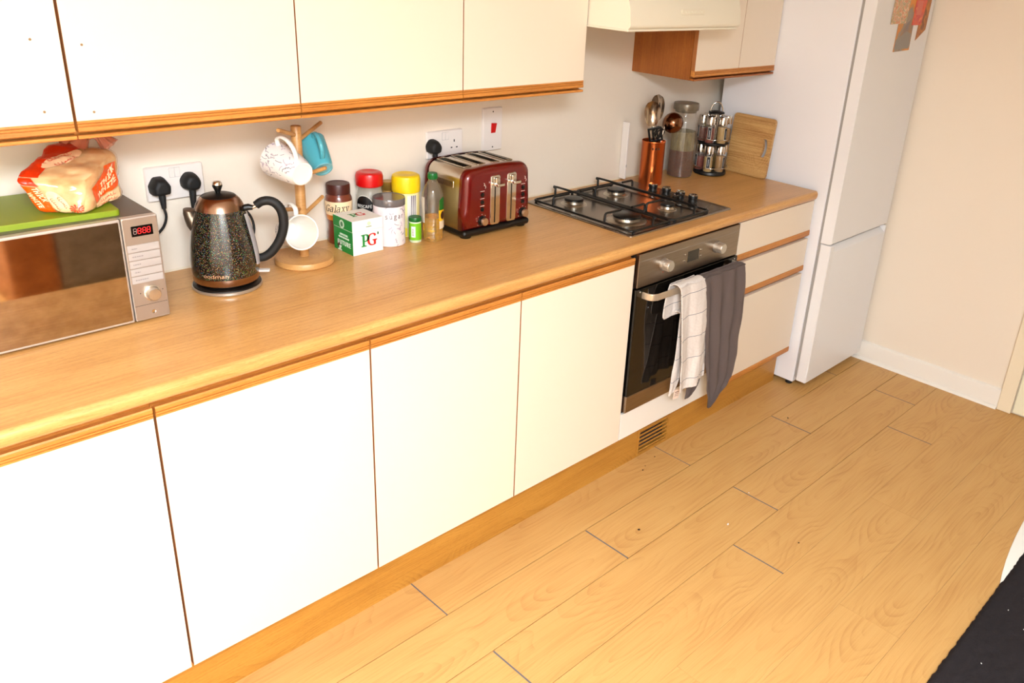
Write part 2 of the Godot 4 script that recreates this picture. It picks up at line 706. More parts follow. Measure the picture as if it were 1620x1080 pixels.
func build_room():
	structure("wall_back", span(Vector3(-3.9, -0.1, -0.14), Vector3(1.9, 2.5, 0)), M.wall)
	structure("wall_right", span(Vector3(RIGHT_WALL, -0.1, 0), Vector3(RIGHT_WALL + 0.14, 2.5, 3.35)), M.wall)
	structure("wall_left", span(Vector3(-3.9, -0.1, 0), Vector3(-3.76, 2.5, 3.35)), M.wall)
	structure("wall_front", span(Vector3(-3.9, -0.1, 3.35), Vector3(1.9, 2.5, 3.49)), M.wall_far)
	structure("ceiling", span(Vector3(-3.9, 2.4, -0.14), Vector3(1.9, 2.52, 3.49)), M.ceiling)
	# laminate floor: boards 187.5 mm wide laid along the worktop, seams as the joints open
	var fl := Node3D.new()
	fl.name = "floor"
	add_child(fl)
	fl.set_meta("kind", "structure")
	wpart(fl, "subfloor", span(Vector3(-3.9, -0.1, -0.14), Vector3(1.9, -0.009, 3.49)), M.underlay)
	var joints := [0.286, -0.297, 0.294, 0.014, 0.62, 0.02, -0.4, 0.33, -0.15, 0.5, 0.1, -0.35, 0.25, -0.05, 0.45]
	var open_joint := {0: 0.0045, 1: 0.006, 2: 0.0055, 3: 0.0055}
	var seam := {-1: 0.003, 0: 0.003, 1: 0.0024, 2: 0.0015}
	for row in range(-3, 16):
		var z0 := 0.5295 + row * 0.1875
		var z1 := minf(z0 + 0.1875 - seam.get(row, 0.0004), 3.348)
		if z0 > 3.33:
			break
		var j: float = joints[posmod(row, joints.size())]
		for k in range(-5, 3):
			var x0 := maxf(j + k * 1.158, -3.758)
			var x1 := minf(j + (k + 1) * 1.158 - open_joint.get(row, 0.0006), RIGHT_WALL - 0.002)
			if x1 - x0 < 0.03:
				continue
			if z0 < 0.4 and x1 < 1.05:
				continue
			var g := Geo.new()
			var v := rng.randi() % 4
			g.rbox(Vector3((x0 + x1) / 2, -0.0045, (z0 + z1) / 2), Vector3(x1 - x0, 0.009, z1 - z0), 0.0004, 1, 0, Vector2(rng.randf() * 1.158, (v + 0.5) * 0.1875))
			wpart(fl, "plank", g, M.plank)
			if open_joint.has(row) and x1 < RIGHT_WALL - 0.01 and x1 > -1.0:
				wpart(fl, "joint_filler", span(Vector3(x1 + 0.0002, -0.0085, z0 + 0.001), Vector3(x1 + open_joint[row] - 0.0002, -0.0006, z1 - 0.001)), M.filler)
	# skirting on the right wall with its quadrant bead, then the door frame and the door
	var o := Node3D.new()
	o.name = "baseboard_right"
	add_child(o)
	o.set_meta("kind", "structure")
	var g := Geo.new()
	g.extrude(PackedVector2Array([Vector2(0, 0.0), Vector2(0.016, 0.0), Vector2(0.016, 0.078), Vector2(0.013, 0.088), Vector2(0.006, 0.093), Vector2(0, 0.094)]), 0.02, 1.352)
	g.xf(Transform3D(Basis(Vector3(-1, 0, 0), Vector3(0, 1, 0), Vector3(0, 0, 1)), Vector3(RIGHT_WALL, 0, 0)))
	wpart(o, "board", g, M.gloss_white)
	g = Geo.new()
	var q := PackedVector2Array([Vector2(0, 0), Vector2(0.014, 0)])
	for k in range(1, 6):
		q.append(Vector2(cos(k * PI / 10), sin(k * PI / 10)) * 0.014)
	g.extrude(q, 0.02, 1.352)
	g.xf(Transform3D(Basis(Vector3(-1, 0, 0), Vector3(0, 1, 0), Vector3(0, 0, 1)), Vector3(RIGHT_WALL - 0.0161, 0, 0)))
	wpart(o, "bead", g, M.gloss_white)
	o = Node3D.new()
	o.name = "door_1"
	add_child(o)
	o.set_meta("kind", "structure")
	var paint := flat_mat(Color(0.93, 0.87, 0.76), 0.45)
	var door_paint := flat_mat(Color(0.94, 0.91, 0.80), 0.4)
	for s in [[1.3525, 1.412], [2.19, 2.25]]:
		wpart(o, "frame", span(Vector3(RIGHT_WALL - 0.022, 0, s[0]), Vector3(RIGHT_WALL, 2.06, s[1]), 0.004, 2), paint)
	wpart(o, "frame", span(Vector3(RIGHT_WALL - 0.022, 2.0, 1.412), Vector3(RIGHT_WALL, 2.06, 2.19), 0.004, 2), paint)
	wpart(o, "leaf", span(Vector3(RIGHT_WALL - 0.012, 0.006, 1.416), Vector3(RIGHT_WALL, 1.997, 2.187), 0.003, 1), door_paint)
	# across the room: what the microwave's dark glass mirrors
	var t = thing("tall_cupboard", "tall narrow oak cupboard, seen only mirrored in the microwave door", "cupboard", Vector3(-1.045, 0, 3.0))
	wpart(t, "body", span(Vector3(-1.15, 0.0, 2.845), Vector3(-0.94, 2.0, 3.345), 0.003, 1, 1), M.edge)
	wpart(t, "door", span(Vector3(-1.147, 0.09, 2.825), Vector3(-0.943, 1.99, 2.844), 0.002, 1, 1), M.side)
	t = thing("low_cupboard", "low taupe cupboard mirrored in the right half of the microwave door", "cupboard", Vector3(0.1, 0, 3.1))
	var taupe := flat_mat(Color(0.50, 0.45, 0.40), 0.6)
	wpart(t, "body", span(Vector3(-0.935, 0.0, 2.845), Vector3(0.865, 0.86, 3.345), 0.003, 1), taupe)
	wpart(t, "top", span(Vector3(-0.937, 0.8605, 2.82), Vector3(0.868, 0.89, 3.347), 0.003, 1), M.plinth)
	for k in 3:
		wpart(t, "door", span(Vector3(-0.932 + k * 0.6, 0.1, 2.825), Vector3(-0.338 + k * 0.6, 0.855, 2.844), 0.002, 1), taupe)


# ---------------------------------------------------------------- base units

# front slab with its grooved oak finger strip; the outline is in (z, y)
func strip_profile(y: float, up: float) -> PackedVector2Array:
	var pts := [[0.574, 0.0], [0.592, 0.0], [0.5925, 0.0045], [0.5895, 0.0052], [0.5895, 0.0066], [0.5925, 0.0074], [0.5925, 0.0106], [0.5895, 0.0112], [0.5895, 0.0126], [0.5925, 0.0134], [0.593, 0.021], [0.5905, 0.0245], [0.586, 0.0245], [0.582, 0.0215], [0.574, 0.0215]]
	var o := PackedVector2Array()
	for p in pts:
		o.append(Vector2(p[0], y + up * p[1]))
	return o


# push an outline of (z, y) along x
func along_x(poly: PackedVector2Array, x0: float, x1: float, bevel := 0.0) -> Geo:
	var g := Geo.new()
	g.extrude(poly, x0, x1, bevel)
	# local x -> world z, local z -> world x
	g.xf(Transform3D(Basis(Vector3(0, 0, 1), Vector3(0, 1, 0), Vector3(1, 0, 0)), Vector3.ZERO))
	return g


func build_base_units():
	var bounds := [-2.03, -1.5225, -1.0125, -0.5085, -0.003]
	var which := ["cream base cabinet at the left edge, standing under the microwave", "cream base cabinet under the kettle, second along from the left", "cream base cabinet below the tea box and grocery jars", "cream base cabinet directly left of the oven, below the toaster"]
	for i in 4:
		var x0: float = bounds[i] + 0.003
		var x1: float = bounds[i + 1] - (0.0025 if i == 0 else 0.002)
		var o = thing("base_cabinet", which[i], "cabinet", Vector3((x0 + x1) / 2, 0.15, 0.3), "cream base cabinets under the worktop")
		wpart(o, "body", span(Vector3(bounds[i] + 0.0004, 0.15, 0.02), Vector3(bounds[i + 1] - 0.0004, 0.8695, 0.566), 0.0), M.oak)
		var d := wpart(o, "door", span(Vector3(x0, 0.163, 0.568), Vector3(x1, 0.831, 0.5848)), M.edge, "brown-edged door board")
		wpart(d, "facing", span(Vector3(x0, 0.163, 0.5849), Vector3(x1, 0.831, 0.5862), 0.0005, 1), M.laminate, "cream laminate face")
		var s := along_x(strip_profile(0.831, 0.95), x0, x1)
		s.shift(-o.position - Vector3(0, 0, 0.005))
		part(d, "finger_strip", s, M.oak, "grooved oak finger strip along the top of the door")
	# three drawers beside the oven
	var x0 := 0.6025
	var x1 := 1.158
	var o = thing("drawer_cabinet", "cream three-drawer base cabinet with oak strips beside the fridge", "cabinet", Vector3(0.88, 0.15, 0.3))
	wpart(o, "body", span(Vector3(0.601, 0.15, 0.02), Vector3(1.159, 0.8695, 0.571)), M.oak)
	for r in [[0.866, 0.737], [0.699, 0.579], [0.54, 0.191]]:
		var d := wpart(o, "drawer", span(Vector3(x0, r[1], 0.573), Vector3(x1, r[0], 0.591), 0.0012, 1), M.laminate)
		var y: float = r[1]
		var s := along_x(PackedVector2Array([Vector2(0.574, y), Vector2(0.591, y), Vector2(0.5925, y - 0.003), Vector2(0.593, y - 0.02), Vector2(0.591, y - 0.0245), Vector2(0.58, y - 0.032), Vector2(0.574, y - 0.032)]), x0, x1 - 0.001)
		s.shift(-o.position)
		part(d, "finger_strip", s, M.oak, "oak finger strip along the bottom of the drawer")
	# plinth with its air grille
	o = thing("plinth", "long dark oak plinth board along the floor under the base cabinets", "plinth", Vector3(-0.43, 0, 0.53))
	var pb := Geo.new()
	for q in [[-2.03, 0.172, 0.0, 0.1495], [0.345, 1.155, 0.0, 0.1495], [0.172, 0.345, 0.0, 0.016], [0.172, 0.345, 0.116, 0.1495]]:
		pb.rbox(Vector3((q[0] + q[1]) / 2, (q[2] + q[3]) / 2, 0.534), Vector3(q[1] - q[0], q[3] - q[2], 0.018))
	wpart(o, "board", pb, M.plinth)
	# the air grille stands in an opening of the board: frame and slats, gaps right through
	var gf := Geo.new()
	for q in [[0.164, 0.173, 0.010, 0.122], [0.344, 0.353, 0.010, 0.122], [0.173, 0.344, 0.010, 0.0165], [0.173, 0.344, 0.1155, 0.122]]:
		gf.rbox(Vector3((q[0] + q[1]) / 2, (q[2] + q[3]) / 2, 0.5455), Vector3(q[1] - q[0], q[3] - q[2], 0.005), 0.001, 1)
	var gr := wpart(o, "grille", gf, M.plinth, "slatted wooden air grille")
	for k in 6:
		var sg := Geo.new()
		sg.rbox(Vector3.ZERO, Vector3(0.171, 0.0125, 0.005), 0.0012, 1)
		sg.xf(Transform3D(Basis(Vector3.RIGHT, 0.55), Vector3(0.2585, 0.0235 + k * 0.0170, 0.5445)))
		sg.shift(-o.position)
		part(gr, "slat", sg, M.plinth)
	# worktop: postformed front edge, right corner cut back
	o = thing("worktop", "honey oak laminate worktop running under the microwave, kettle, toaster and hob", "worktop", Vector3(-0.44, 0.871, 0.3))
	var pr := PackedVector2Array([Vector2(0.001, 0.8705), Vector2(0.588, 0.8705), Vector2(0.597, 0.8725), Vector2(0.605, 0.878), Vector2(0.6095, 0.886)])
	for k in 7:
		var a := PI / 2 * k / 6.0
		pr.append(Vector2(0.598 + 0.0135 * cos(a), 0.8965 + 0.0135 * sin(a)))
	pr.append(Vector2(0.001, WT))
	var g := Geo.new()
	var first := true
	# u follows the length, v runs round the profile
	var run := 0.0
	var cut := func(z: float) -> float: return 1.146 - maxf(0.0, z - 0.59) * 0.6
	for i in pr.size():
		var a := pr[i]
		var b := pr[(i + 1) % pr.size()]
		var d := (b - a).normalized()
		var na := Vector3(0, -d.x, d.y)
		var nb := na
		if i >= 1 and i <= 10:
			var pd := (a - pr[i - 1]).normalized()
			var nd := (pr[(i + 2) % pr.size()] - b).normalized()
			if i > 1:
				na = Vector3(0, -pd.x - d.x, pd.y + d.y).normalized()
			if i < 10:
				nb = Vector3(0, -nd.x - d.x, nd.y + d.y).normalized()
		var l := (b - a).length()
		g.quad(g.add(Vector3(-2.03, a.y, a.x), na, Vector2(-2.03, run)), g.add(Vector3(cut.call(a.x), a.y, a.x), na, Vector2(1.146, run)), g.add(Vector3(cut.call(b.x), b.y, b.x), nb, Vector2(1.146, run + l)), g.add(Vector3(-2.03, b.y, b.x), nb, Vector2(-2.03, run + l)))
		run += l
	for e: float in [-1.0, 1.0]:
		var tr := Geometry2D.triangulate_polygon(pr)
		var o1 := g.v.size()
		for p in pr:
			g.add(Vector3(-2.03 if e < 0 else cut.call(p.x), p.y, p.x), Vector3(e, 0, 0), p)
		for i in range(0, tr.size(), 3):
			g.tri(o1 + tr[i], o1 + tr[i + 1], o1 + tr[i + 2])
	wpart(o, "slab", g, M.worktop)
	g = Geo.new()
	g.extrude(PackedVector2Array([Vector2(0.0003, WT), Vector2(0.005, WT), Vector2(0.0028, WT + 0.002), Vector2(0.0003, WT + 0.0045)]), -2.03, 1.146)
	g.xf(Transform3D(Basis(Vector3(0, 0, 1), Vector3(0, 1, 0), Vector3(1, 0, 0)), Vector3.ZERO))
	wpart(o, "sealant", g, flat_mat(Color(0.9, 0.84, 0.74), 0.5), "cream sealant bead along the wall")


# ---------------------------------------------------------------- wall units

func wall_strip(y: float) -> PackedVector2Array:
	return PackedVector2Array([Vector2(0.284, y), Vector2(0.3025, y), Vector2(0.303, y - 0.004), Vector2(0.300, y - 0.0047), Vector2(0.300, y - 0.006), Vector2(0.303, y - 0.0068), Vector2(0.303, y - 0.0098), Vector2(0.300, y - 0.0105), Vector2(0.300, y - 0.0118), Vector2(0.303, y - 0.0126), Vector2(0.3035, y - 0.0205), Vector2(0.301, y - 0.0225), Vector2(0.296, y - 0.0225), Vector2(0.292, y - 0.0205), Vector2(0.284, y - 0.0205)])


func wall_door(o: Node3D, x0: float, x1: float, top: float) -> MeshInstance3D:
	var d := wpart(o, "door", span(Vector3(x0, 1.377, 0.283), Vector3(x1, top, 0.3002)), M.edge, "brown-edged door board")
	wpart(d, "facing", span(Vector3(x0, 1.377, 0.3003), Vector3(x1, top, 0.3016), 0.0005, 1), M.laminate, "cream laminate face")
	var s := along_x(wall_strip(1.377), x0, x1)
	s.shift(-o.position)
	part(d, "finger_strip", s, M.oak, "grooved oak finger strip along the bottom of the door")
	return d


func build_wall_units():
	var b := [-2.0, -1.4935, -0.997, -0.4955, 0.0025]
	var which := ["cream wall cabinet at the top left corner, over the bread", "cream wall cabinet above the kettle and the left double socket", "cream wall cabinet above the grocery jars, third from the left", "cream wall cabinet immediately left of the extractor hood"]
	for i in 4:
		var o = thing("wall_cabinet", which[i], "cabinet", Vector3((b[i] + b[i + 1]) / 2, 1.341, 0.001), "cream wall cabinets left of the hood")
		wpart(o, "body", span(Vector3(b[i] + 0.0004, 1.341, 0.001), Vector3(b[i + 1] - 0.0004, 2.06, 0.281)), M.oak)
		wpart(o, "bottom_rail", span(Vector3(b[i] + 0.001, 1.341, 0.2812), Vector3(b[i + 1] - 0.001, 1.3485, 0.3030), 0.0015, 1), M.oak)
		var d := wall_door(o, b[i] + (0.003 if i == 1 else 0.0018), b[i + 1] - (0.003 if i == 0 else 0.0018), 2.06)
		for c in [[0, -1.547, 1.536], [0, -1.545, 1.400], [1, -1.459, 1.524], [1, -1.456, 1.393]]:
			if c[0] == i:
				var g := plate(disc_poly(0.0026, 12), facing(Vector3(c[1], c[2], 0.3017), Vector3.RIGHT, Vector3.UP), 0.0006, 0.0003)
				g.shift(-o.position)
				part(d, "screw_cap", g, flat_mat(Color(0.55, 0.42, 0.28), 0.5), "small brown screw cap")
	var o = thing("wall_cabinet", "double-door cream wall cabinet with dark oak side between hood and fridge", "cabinet", Vector3(0.88, 1.341, 0.001))
	wpart(o, "body", span(Vector3(0.604, 1.341, 0.001), Vector3(1.164, 2.06, 0.281), 0.0, 1, 1), M.side, "dark oak carcass")
	wpart(o, "bottom_rail", span(Vector3(0.6045, 1.341, 0.2812), Vector3(1.1635, 1.3485, 0.3030), 0.0015, 1), M.side)
	wall_door(o, 0.606, 0.896, 2.06)
	wall_door(o, 0.899, 1.164, 2.06)


func build_hood():
	var o = thing("cooker_hood", "cream curved-front extractor hood fixed over the gas hob", "extractor hood", Vector3(0.3, 1.541, 0.001))
	var pr := PackedVector2Array([Vector2(0.001, 1.548), Vector2(0.462, 1.548), Vector2(0.468, 1.5495), Vector2(0.474, 1.556), Vector2(0.475, 1.562)])
	for k in range(1, 9):
		var a := deg_to_rad(4.0 + 9.0 * k)
		pr.append(Vector2(0.255 + 0.22 * cos(a), 1.562 + 0.20 * sin(a)))
	pr.append(Vector2(0.22, 1.78))
	pr.append(Vector2(0.001, 1.78))
	var g := along_x(pr, 0.006, 0.599, 0.0)
	wpart(o, "shell", g, M.hood)
	wpart(o, "bottom_lip", span(Vector3(0.007, 1.541, 0.002), Vector3(0.598, 1.5485, 0.466), 0.003, 2), M.hood)
	wpart(o, "filter", span(Vector3(0.05, 1.538, 0.05), Vector3(0.55, 1.541, 0.40), 0.001, 1), flat_mat(Color(0.7, 0.68, 0.64), 0.5, 0.6))
	var tr := facing(Vector3(0.322, 1.599, 0.4725), Vector3.RIGHT, Vector3(0, 0.975, -0.222).normalized())
	var b := wpart(o, "badge", plate(round_rect(0.125, 0.0165, 0.005, 4), tr, 0.0012, 0.0006, 0.004), flat_mat(Color(0.90, 0.86, 0.77), 0.35), "embossed cream badge plate")
	for k in 6:
		g = plate(round_rect(0.011, 0.006, 0.002, 3), tr.translated_local(Vector3(-0.044 + 0.0175 * k, 0, 0.0011)), 0.0012, 0.0005)
		g.shift(-o.position)
		part(b, "raised_mark", g, flat_mat(Color(0.92, 0.89, 0.81), 0.35))


func build_fridge():
	var x0 := 1.17
	var x1 := 1.704
	var o = thing("fridge_freezer", "tall white fridge freezer at the right end of the worktop", "fridge", Vector3((x0 + x1) / 2, 0, 0.35))
	wpart(o, "body", span(Vector3(x0, 0.022, 0.06), Vector3(x1, 1.86, 0.632), 0.004, 2), M.fridge_side)
	wpart(o, "gasket", span(Vector3(x0 + 0.006, 0.05, 0.632), Vector3(x1 - 0.006, 1.85, 0.6445)), M.gasket, "grey door seal")
	# freezer door, its top sloped back into the finger slot
	var poly := PackedVector2Array([Vector2(0.645, 0.036), Vector2(0.689, 0.036), Vector2(0.6945, 0.041), Vector2(0.6945, 0.652), Vector2(0.693, 0.656), Vector2(0.669, 0.676), Vector2(0.645, 0.676)])
	var d := wpart(o, "lower_door", along_x(poly, x0 + 0.032, x1 - 0.012), M.fridge)
	var g: Geo
	var corner := PackedVector2Array([Vector2(0.645, 0.036), Vector2(0.689, 0.036), Vector2(0.6945, 0.041), Vector2(0.6945, 0.683), Vector2(0.691, 0.687), Vector2(0.645, 0.687)])
	for e in [[x0 + 0.0319, x0], [x1 - 0.0119, x1]]:
		g = along_x(corner, e[0], e[1], 0.0035)
		g.shift(-o.position)
		part(d, "door_corner", g, M.fridge)
	poly = PackedVector2Array([Vector2(0.645, 0.691), Vector2(0.678, 0.691), Vector2(0.69, 0.694), Vector2(0.6945, 0.699), Vector2(0.6945, 1.86), Vector2(0.645, 1.86)])
	wpart(o, "upper_door", along_x(poly, x0, x1, 0.0035), M.fridge)
	for x in [x0 + 0.03, x1 - 0.05]:
		for z in [0.1, 0.6]:
			wpart(o, "foot", turned([Vector2(0, 0), Vector2(0.016, 0), Vector2(0.016, 0.012), Vector2(0.011, 0.023), Vector2(0, 0.023)], 16, Vector3(x, 0, z)), M.black_matt)


# ---------------------------------------------------------------- oven and hob

func build_oven():
	var o = thing("oven_housing", "low white filler panel under the built-in oven", "panel", Vector3(0.3, 0.15, 0.3))
	wpart(o, "body", span(Vector3(0.001, 0.15, 0.02), Vector3(0.597, 0.26, 0.571)), M.oak)
	wpart(o, "front_panel", span(Vector3(-0.001, 0.163, 0.572), Vector3(0.599, 0.268, 0.5868), 0.0012, 1), flat_mat(Color(0.93, 0.90, 0.86), 0.35))
	o = thing("oven", "stainless built-in oven with black glass door under the hob", "oven", Vector3(0.3, 0.27, 0.3))
	wpart(o, "body", span(Vector3(0.001, 0.2685, 0.03), Vector3(0.597, 0.8695, 0.578)), M.black_matt)
	var p := wpart(o, "control_panel", span(Vector3(0.006, 0.746, 0.578), Vector3(0.594, 0.865, 0.5955), 0.002, 2), M.steel, "brushed steel control panel")
	var off: Vector3 = -o.position
	var g := span(Vector3(0.0075, 0.8385, 0.5948), Vector3(0.5925, 0.8392, 0.5957))
	g.shift(off)
	part(p, "painted_crease", g, M.gasket)  # grey strip painted in place of the shaded fold of the panel
	for x in [0.139, 0.449]:
		g = turned([Vector2(0, 0), Vector2(0.0225, 0), Vector2(0.0225, 0.0025), Vector2(0.0205, 0.0105), Vector2(0.0185, 0.0115), Vector2(0.0185, 0.013), Vector2(0.0195, 0.014), Vector2(0.0185, 0.031), Vector2(0.017, 0.0335), Vector2(0.0, 0.034)], 32)
		for k in 14:
			var a := TAU * k / 14
			g.rbox(Vector3(cos(a) * 0.0192, 0.0235, sin(a) * 0.0192), Vector3(0.0016, 0.015, 0.0016), 0.0004, 1)
		g.xf(Transform3D(Basis(Vector3.RIGHT, PI / 2), Vector3(x, 0.8055, 0.5955)))
		g.shift(off)
		part(p, "knob", g, M.silver, "silver turning knob")
	g = plate(round_rect(0.066, 0.039, 0.001, 2), facing(Vector3(0.309, 0.801, 0.5955), Vector3.RIGHT, Vector3.UP), 0.0008, 0.0003)
	g.shift(off)
	part(p, "display", g, flat_mat(Color(0.16, 0.12, 0.09), 0.25), "dark clock display")
	for q in [[0.257, 0.8135], [0.257, 0.791], [0.352, 0.8135], [0.352, 0.791]]:
		g = turned([Vector2(0, 0), Vector2(0.0042, 0), Vector2(0.004, 0.002), Vector2(0.0032, 0.0026), Vector2(0, 0.0027)], 16)
		g.xf(Transform3D(Basis(Vector3.RIGHT, PI / 2), Vector3(q[0], q[1], 0.5955)))
		g.shift(off)
		part(p, "button", g, M.chrome)
	g = plate(disc_poly(0.0022, 10), facing(Vector3(0.14, 0.776, 0.5955), Vector3.RIGHT, Vector3.UP), 0.0004)
	g.shift(off)
	part(p, "mark", g, flat_mat(Color(0.75, 0.2, 0.12), 0.5), "small red dot under the knob")
	# door
	var d := wpart(o, "door", span(Vector3(0.002, 0.342, 0.580), Vector3(0.596, 0.742, 0.600), 0.002, 2), flat_mat(Color(0.018, 0.015, 0.013), 0.07), "black glass door")
	g = plate(round_rect(0.46, 0.28, 0.02, 5), facing(Vector3(0.298, 0.535, 0.600), Vector3.RIGHT, Vector3.UP), 0.0006, 0.0002)
	g.shift(off)
	part(d, "window", g, flat_mat(Color(0.075, 0.055, 0.042), 0.06), "brown tinted oven window")
	g = span(Vector3(0.002, 0.278, 0.580), Vector3(0.596, 0.3415, 0.600), 0.002, 2)
	g.shift(off)
	part(d, "bottom_trim", g, M.steel, "brushed steel trim along the door's foot")
	# strap handle bent back to the door at both ends
	var path := curve([Vector3(0.033, 0.7195, 0.6005), Vector3(0.034, 0.7195, 0.618), Vector3(0.04, 0.7195, 0.634), Vector3(0.055, 0.7195, 0.643), Vector3(0.085, 0.7195, 0.646), Vector3(0.3, 0.7195, 0.647), Vector3(0.511, 0.7195, 0.646), Vector3(0.541, 0.7195, 0.643), Vector3(0.556, 0.7195, 0.634), Vector3(0.562, 0.7195, 0.618), Vector3(0.563, 0.7195, 0.6005)], 4)
	g = Geo.new()
	var rows := []
	for i in path.size():
		var t: Vector3 = (path[mini(i + 1, path.size() - 1)] - path[maxi(i - 1, 0)]).normalized()
		var s := Vector3(t.z, 0, -t.x)
		var ring := PackedVector3Array()
		for c in round_rect(0.006, 0.024, 0.0028, 3):
			ring.append(path[i] + s * c.x + Vector3(0, c.y, 0))
		rows.append(ring)
	g.sheet(rows, true)
	g.shift(off)
	part(d, "handle", g, flat_mat(Color(0.80, 0.74, 0.66), 0.4, 0.75), "satin silver strap handle")
	for x in [0.02, 0.577]:
		g = turned([Vector2(0, 0), Vector2(0.003, 0), Vector2(0.0025, 0.001), Vector2(0, 0.0012)], 12)
		g.xf(Transform3D(Basis(Vector3.RIGHT, PI / 2), Vector3(x, 0.733, 0.600)))
		g.shift(off)
		part(d, "screw", g, M.silver)


func build_hob():
	var c := Vector3(0.302, WT, 0.296)
	var o = thing("gas_hob", "stainless four-burner gas hob with black pan supports in the worktop", "hob", c)
	# pressed plate with a raised rim
	var g := Geo.new()
	var rows := []
	for s in [[0.584, 0.506, 0.0, 0.012], [0.584, 0.506, 0.0025, 0.012], [0.578, 0.500, 0.0045, 0.011], [0.560, 0.482, 0.005, 0.010], [0.548, 0.470, 0.0035, 0.010]]:
		var ring := PackedVector3Array()
		for q in round_rect(s[0], s[1], s[3], 4):
			ring.append(Vector3(q.x, s[2], -q.y))
		rows.append(ring)
	g.sheet(rows, true)
	var last: PackedVector3Array = rows[-1]
	var m := g.add(Vector3(0, 0.0035, 0), Vector3.UP)
	var f := g.v.size()
	for q in last:
		g.add(q, Vector3.UP, Vector2(q.x, q.z))
	for k in last.size():
		g.tri(m, f + k, f + (k + 1) % last.size())
	part(o, "plate", g, M.hob, "polished steel hob plate")
	var burners := [[0.138, 0.166, 0.033], [0.143, 0.415, 0.047], [0.372, 0.166, 0.033], [0.378, 0.410, 0.024]]
	for b in burners:
		var r: float = b[2]
		var at := Vector3(b[0], WT, b[1]) - c
		g = turned([Vector2(r * 1.5, 0.0034), Vector2(r * 1.45, 0.0052), Vector2(r * 1.1, 0.006), Vector2(r * 1.02, 0.008), Vector2(r * 0.98, 0.017), Vector2(r * 0.9, 0.0185), Vector2(0, 0.0185)], 40, at)
		var bu := part(o, "burner", g, flat_mat(Color(0.74, 0.71, 0.66), 0.28, 1.0), "aluminium burner ring")
		g = turned([Vector2(r * 0.85, 0.0187), Vector2(r * 1.06, 0.0195), Vector2(r * 1.06, 0.0235), Vector2(r * 0.98, 0.0262), Vector2(0, 0.0272)], 40, at)
		for k in int(r * 900):
			var a := TAU * k / int(r * 900)
			g.rbox(at + Vector3(cos(a) * r * 1.0, 0.0175, sin(a) * r * 1.0), Vector3(0.0018, 0.0035, 0.0018))
		part(bu, "burner_cap", g, M.enamel, "black enamel burner cap")
		g = piped([at + Vector3(r * 1.12, 0.004, -r * 0.5), at + Vector3(r * 1.12, 0.017, -r * 0.5)], 0.0022, 8)
		part(bu, "igniter", g, M.plastic_white)
	for z in [0.216, 0.283, 0.350, 0.410]:
		g = turned([Vector2(0.0185, 0.0037), Vector2(0.0185, 0.006), Vector2(0.0165, 0.0075), Vector2(0.0150, 0.018), Vector2(0.0175, 0.0195), Vector2(0.0178, 0.030), Vector2(0.0172, 0.0312)], 28)
		g.lathe([Vector2(0.0172, 0.0312), Vector2(0, 0.0312)], 28)
		g.rbox(Vector3(0, 0.0275, 0.016), Vector3(0.007, 0.007, 0.008), 0.0015, 1)
		g.shift(Vector3(0.534, WT, z) - c)
		var kn := part(o, "knob", g, M.black, "black hob knob")
		g = turned([Vector2(0.0165, 0.0312), Vector2(0.0165, 0.0332), Vector2(0.0155, 0.0342), Vector2(0, 0.0345)], 28, Vector3(0.534, WT, z) - c)
		part(kn, "knob_cap", g, M.chrome, "silver cap of the knob")
	# the two pan supports can be lifted off
	var pairs := [["left", 0.03, 0.243, 0.140], ["right", 0.252, 0.466, 0.375]]
	for s in pairs:
		var x0: float = s[1]
		var x1: float = s[2]
		var xm: float = s[3]
		var at := Vector3((x0 + x1) / 2, WT + 0.004, 0.3)
		var t = thing("pan_support", "black enamel wire pan support over the %s pair of burners, %s" % [s[0], "nearer the toaster" if s[0] == "left" else "beside the hob knobs"], "pan support", at, "")
		var r := 0.0042
		var y := WT + 0.0125
		var z0 := 0.068
		var z1 := 0.532
		var ring := []
		for q in round_rect(x1 - x0, z1 - z0, 0.012, 4):
			ring.append(Vector3((x0 + x1) / 2 + q.x, y, (z0 + z1) / 2 + q.y))
		wpart(t, "frame", piped(ring, r, 8, true), M.enamel)
		var top := WT + 0.045
		wpart(t, "long_bar", piped(curve([Vector3(xm, y, z0), Vector3(xm, top - 0.008, z0 - 0.0005), Vector3(xm, top, z0 + 0.008), Vector3(xm, top, 0.3), Vector3(xm, top, z1 - 0.008), Vector3(xm, top - 0.008, z1 + 0.0005), Vector3(xm, y, z1)], 4), r, 8), M.enamel)
		for z in [0.166, 0.412]:
			for e in [[x0, 1.0], [x1, -1.0]]:
				wpart(t, "finger", piped(curve([Vector3(e[0], y, z), Vector3(e[0] + e[1] * 0.0005, top - 0.008, z), Vector3(e[0] + e[1] * 0.008, top, z), Vector3(e[0] + e[1] * 0.03, top, z), Vector3(xm - e[1] * 0.03, top - 0.0005, z)], 4), r, 8), M.enamel)
		for q in [Vector3(x0 + 0.012, 0, z0), Vector3(x1 - 0.012, 0, z0), Vector3(x0 + 0.012, 0, z1), Vector3(x1 - 0.012, 0, z1)]:
			wpart(t, "foot", turned([Vector2(0, 0.0036), Vector2(0.005, 0.0036), Vector2(0.005, 0.0095), Vector2(0, 0.0095)], 10, Vector3(q.x, WT, q.z)), M.black_matt)


# ---------------------------------------------------------------- sockets, plugs

func socket_plate(c: Vector3, w: float, h: float, label: String, called := "double_socket"):
	var o = thing(called, label, "socket" if called == "double_socket" else "switch", c)
	part(o, "plate", plate(round_rect(w, h, 0.005, 4), facing(Vector3(0, 0, 0.001), Vector3.RIGHT, Vector3.UP), 0.0095, 0.0025), M.plastic_white)
	return o


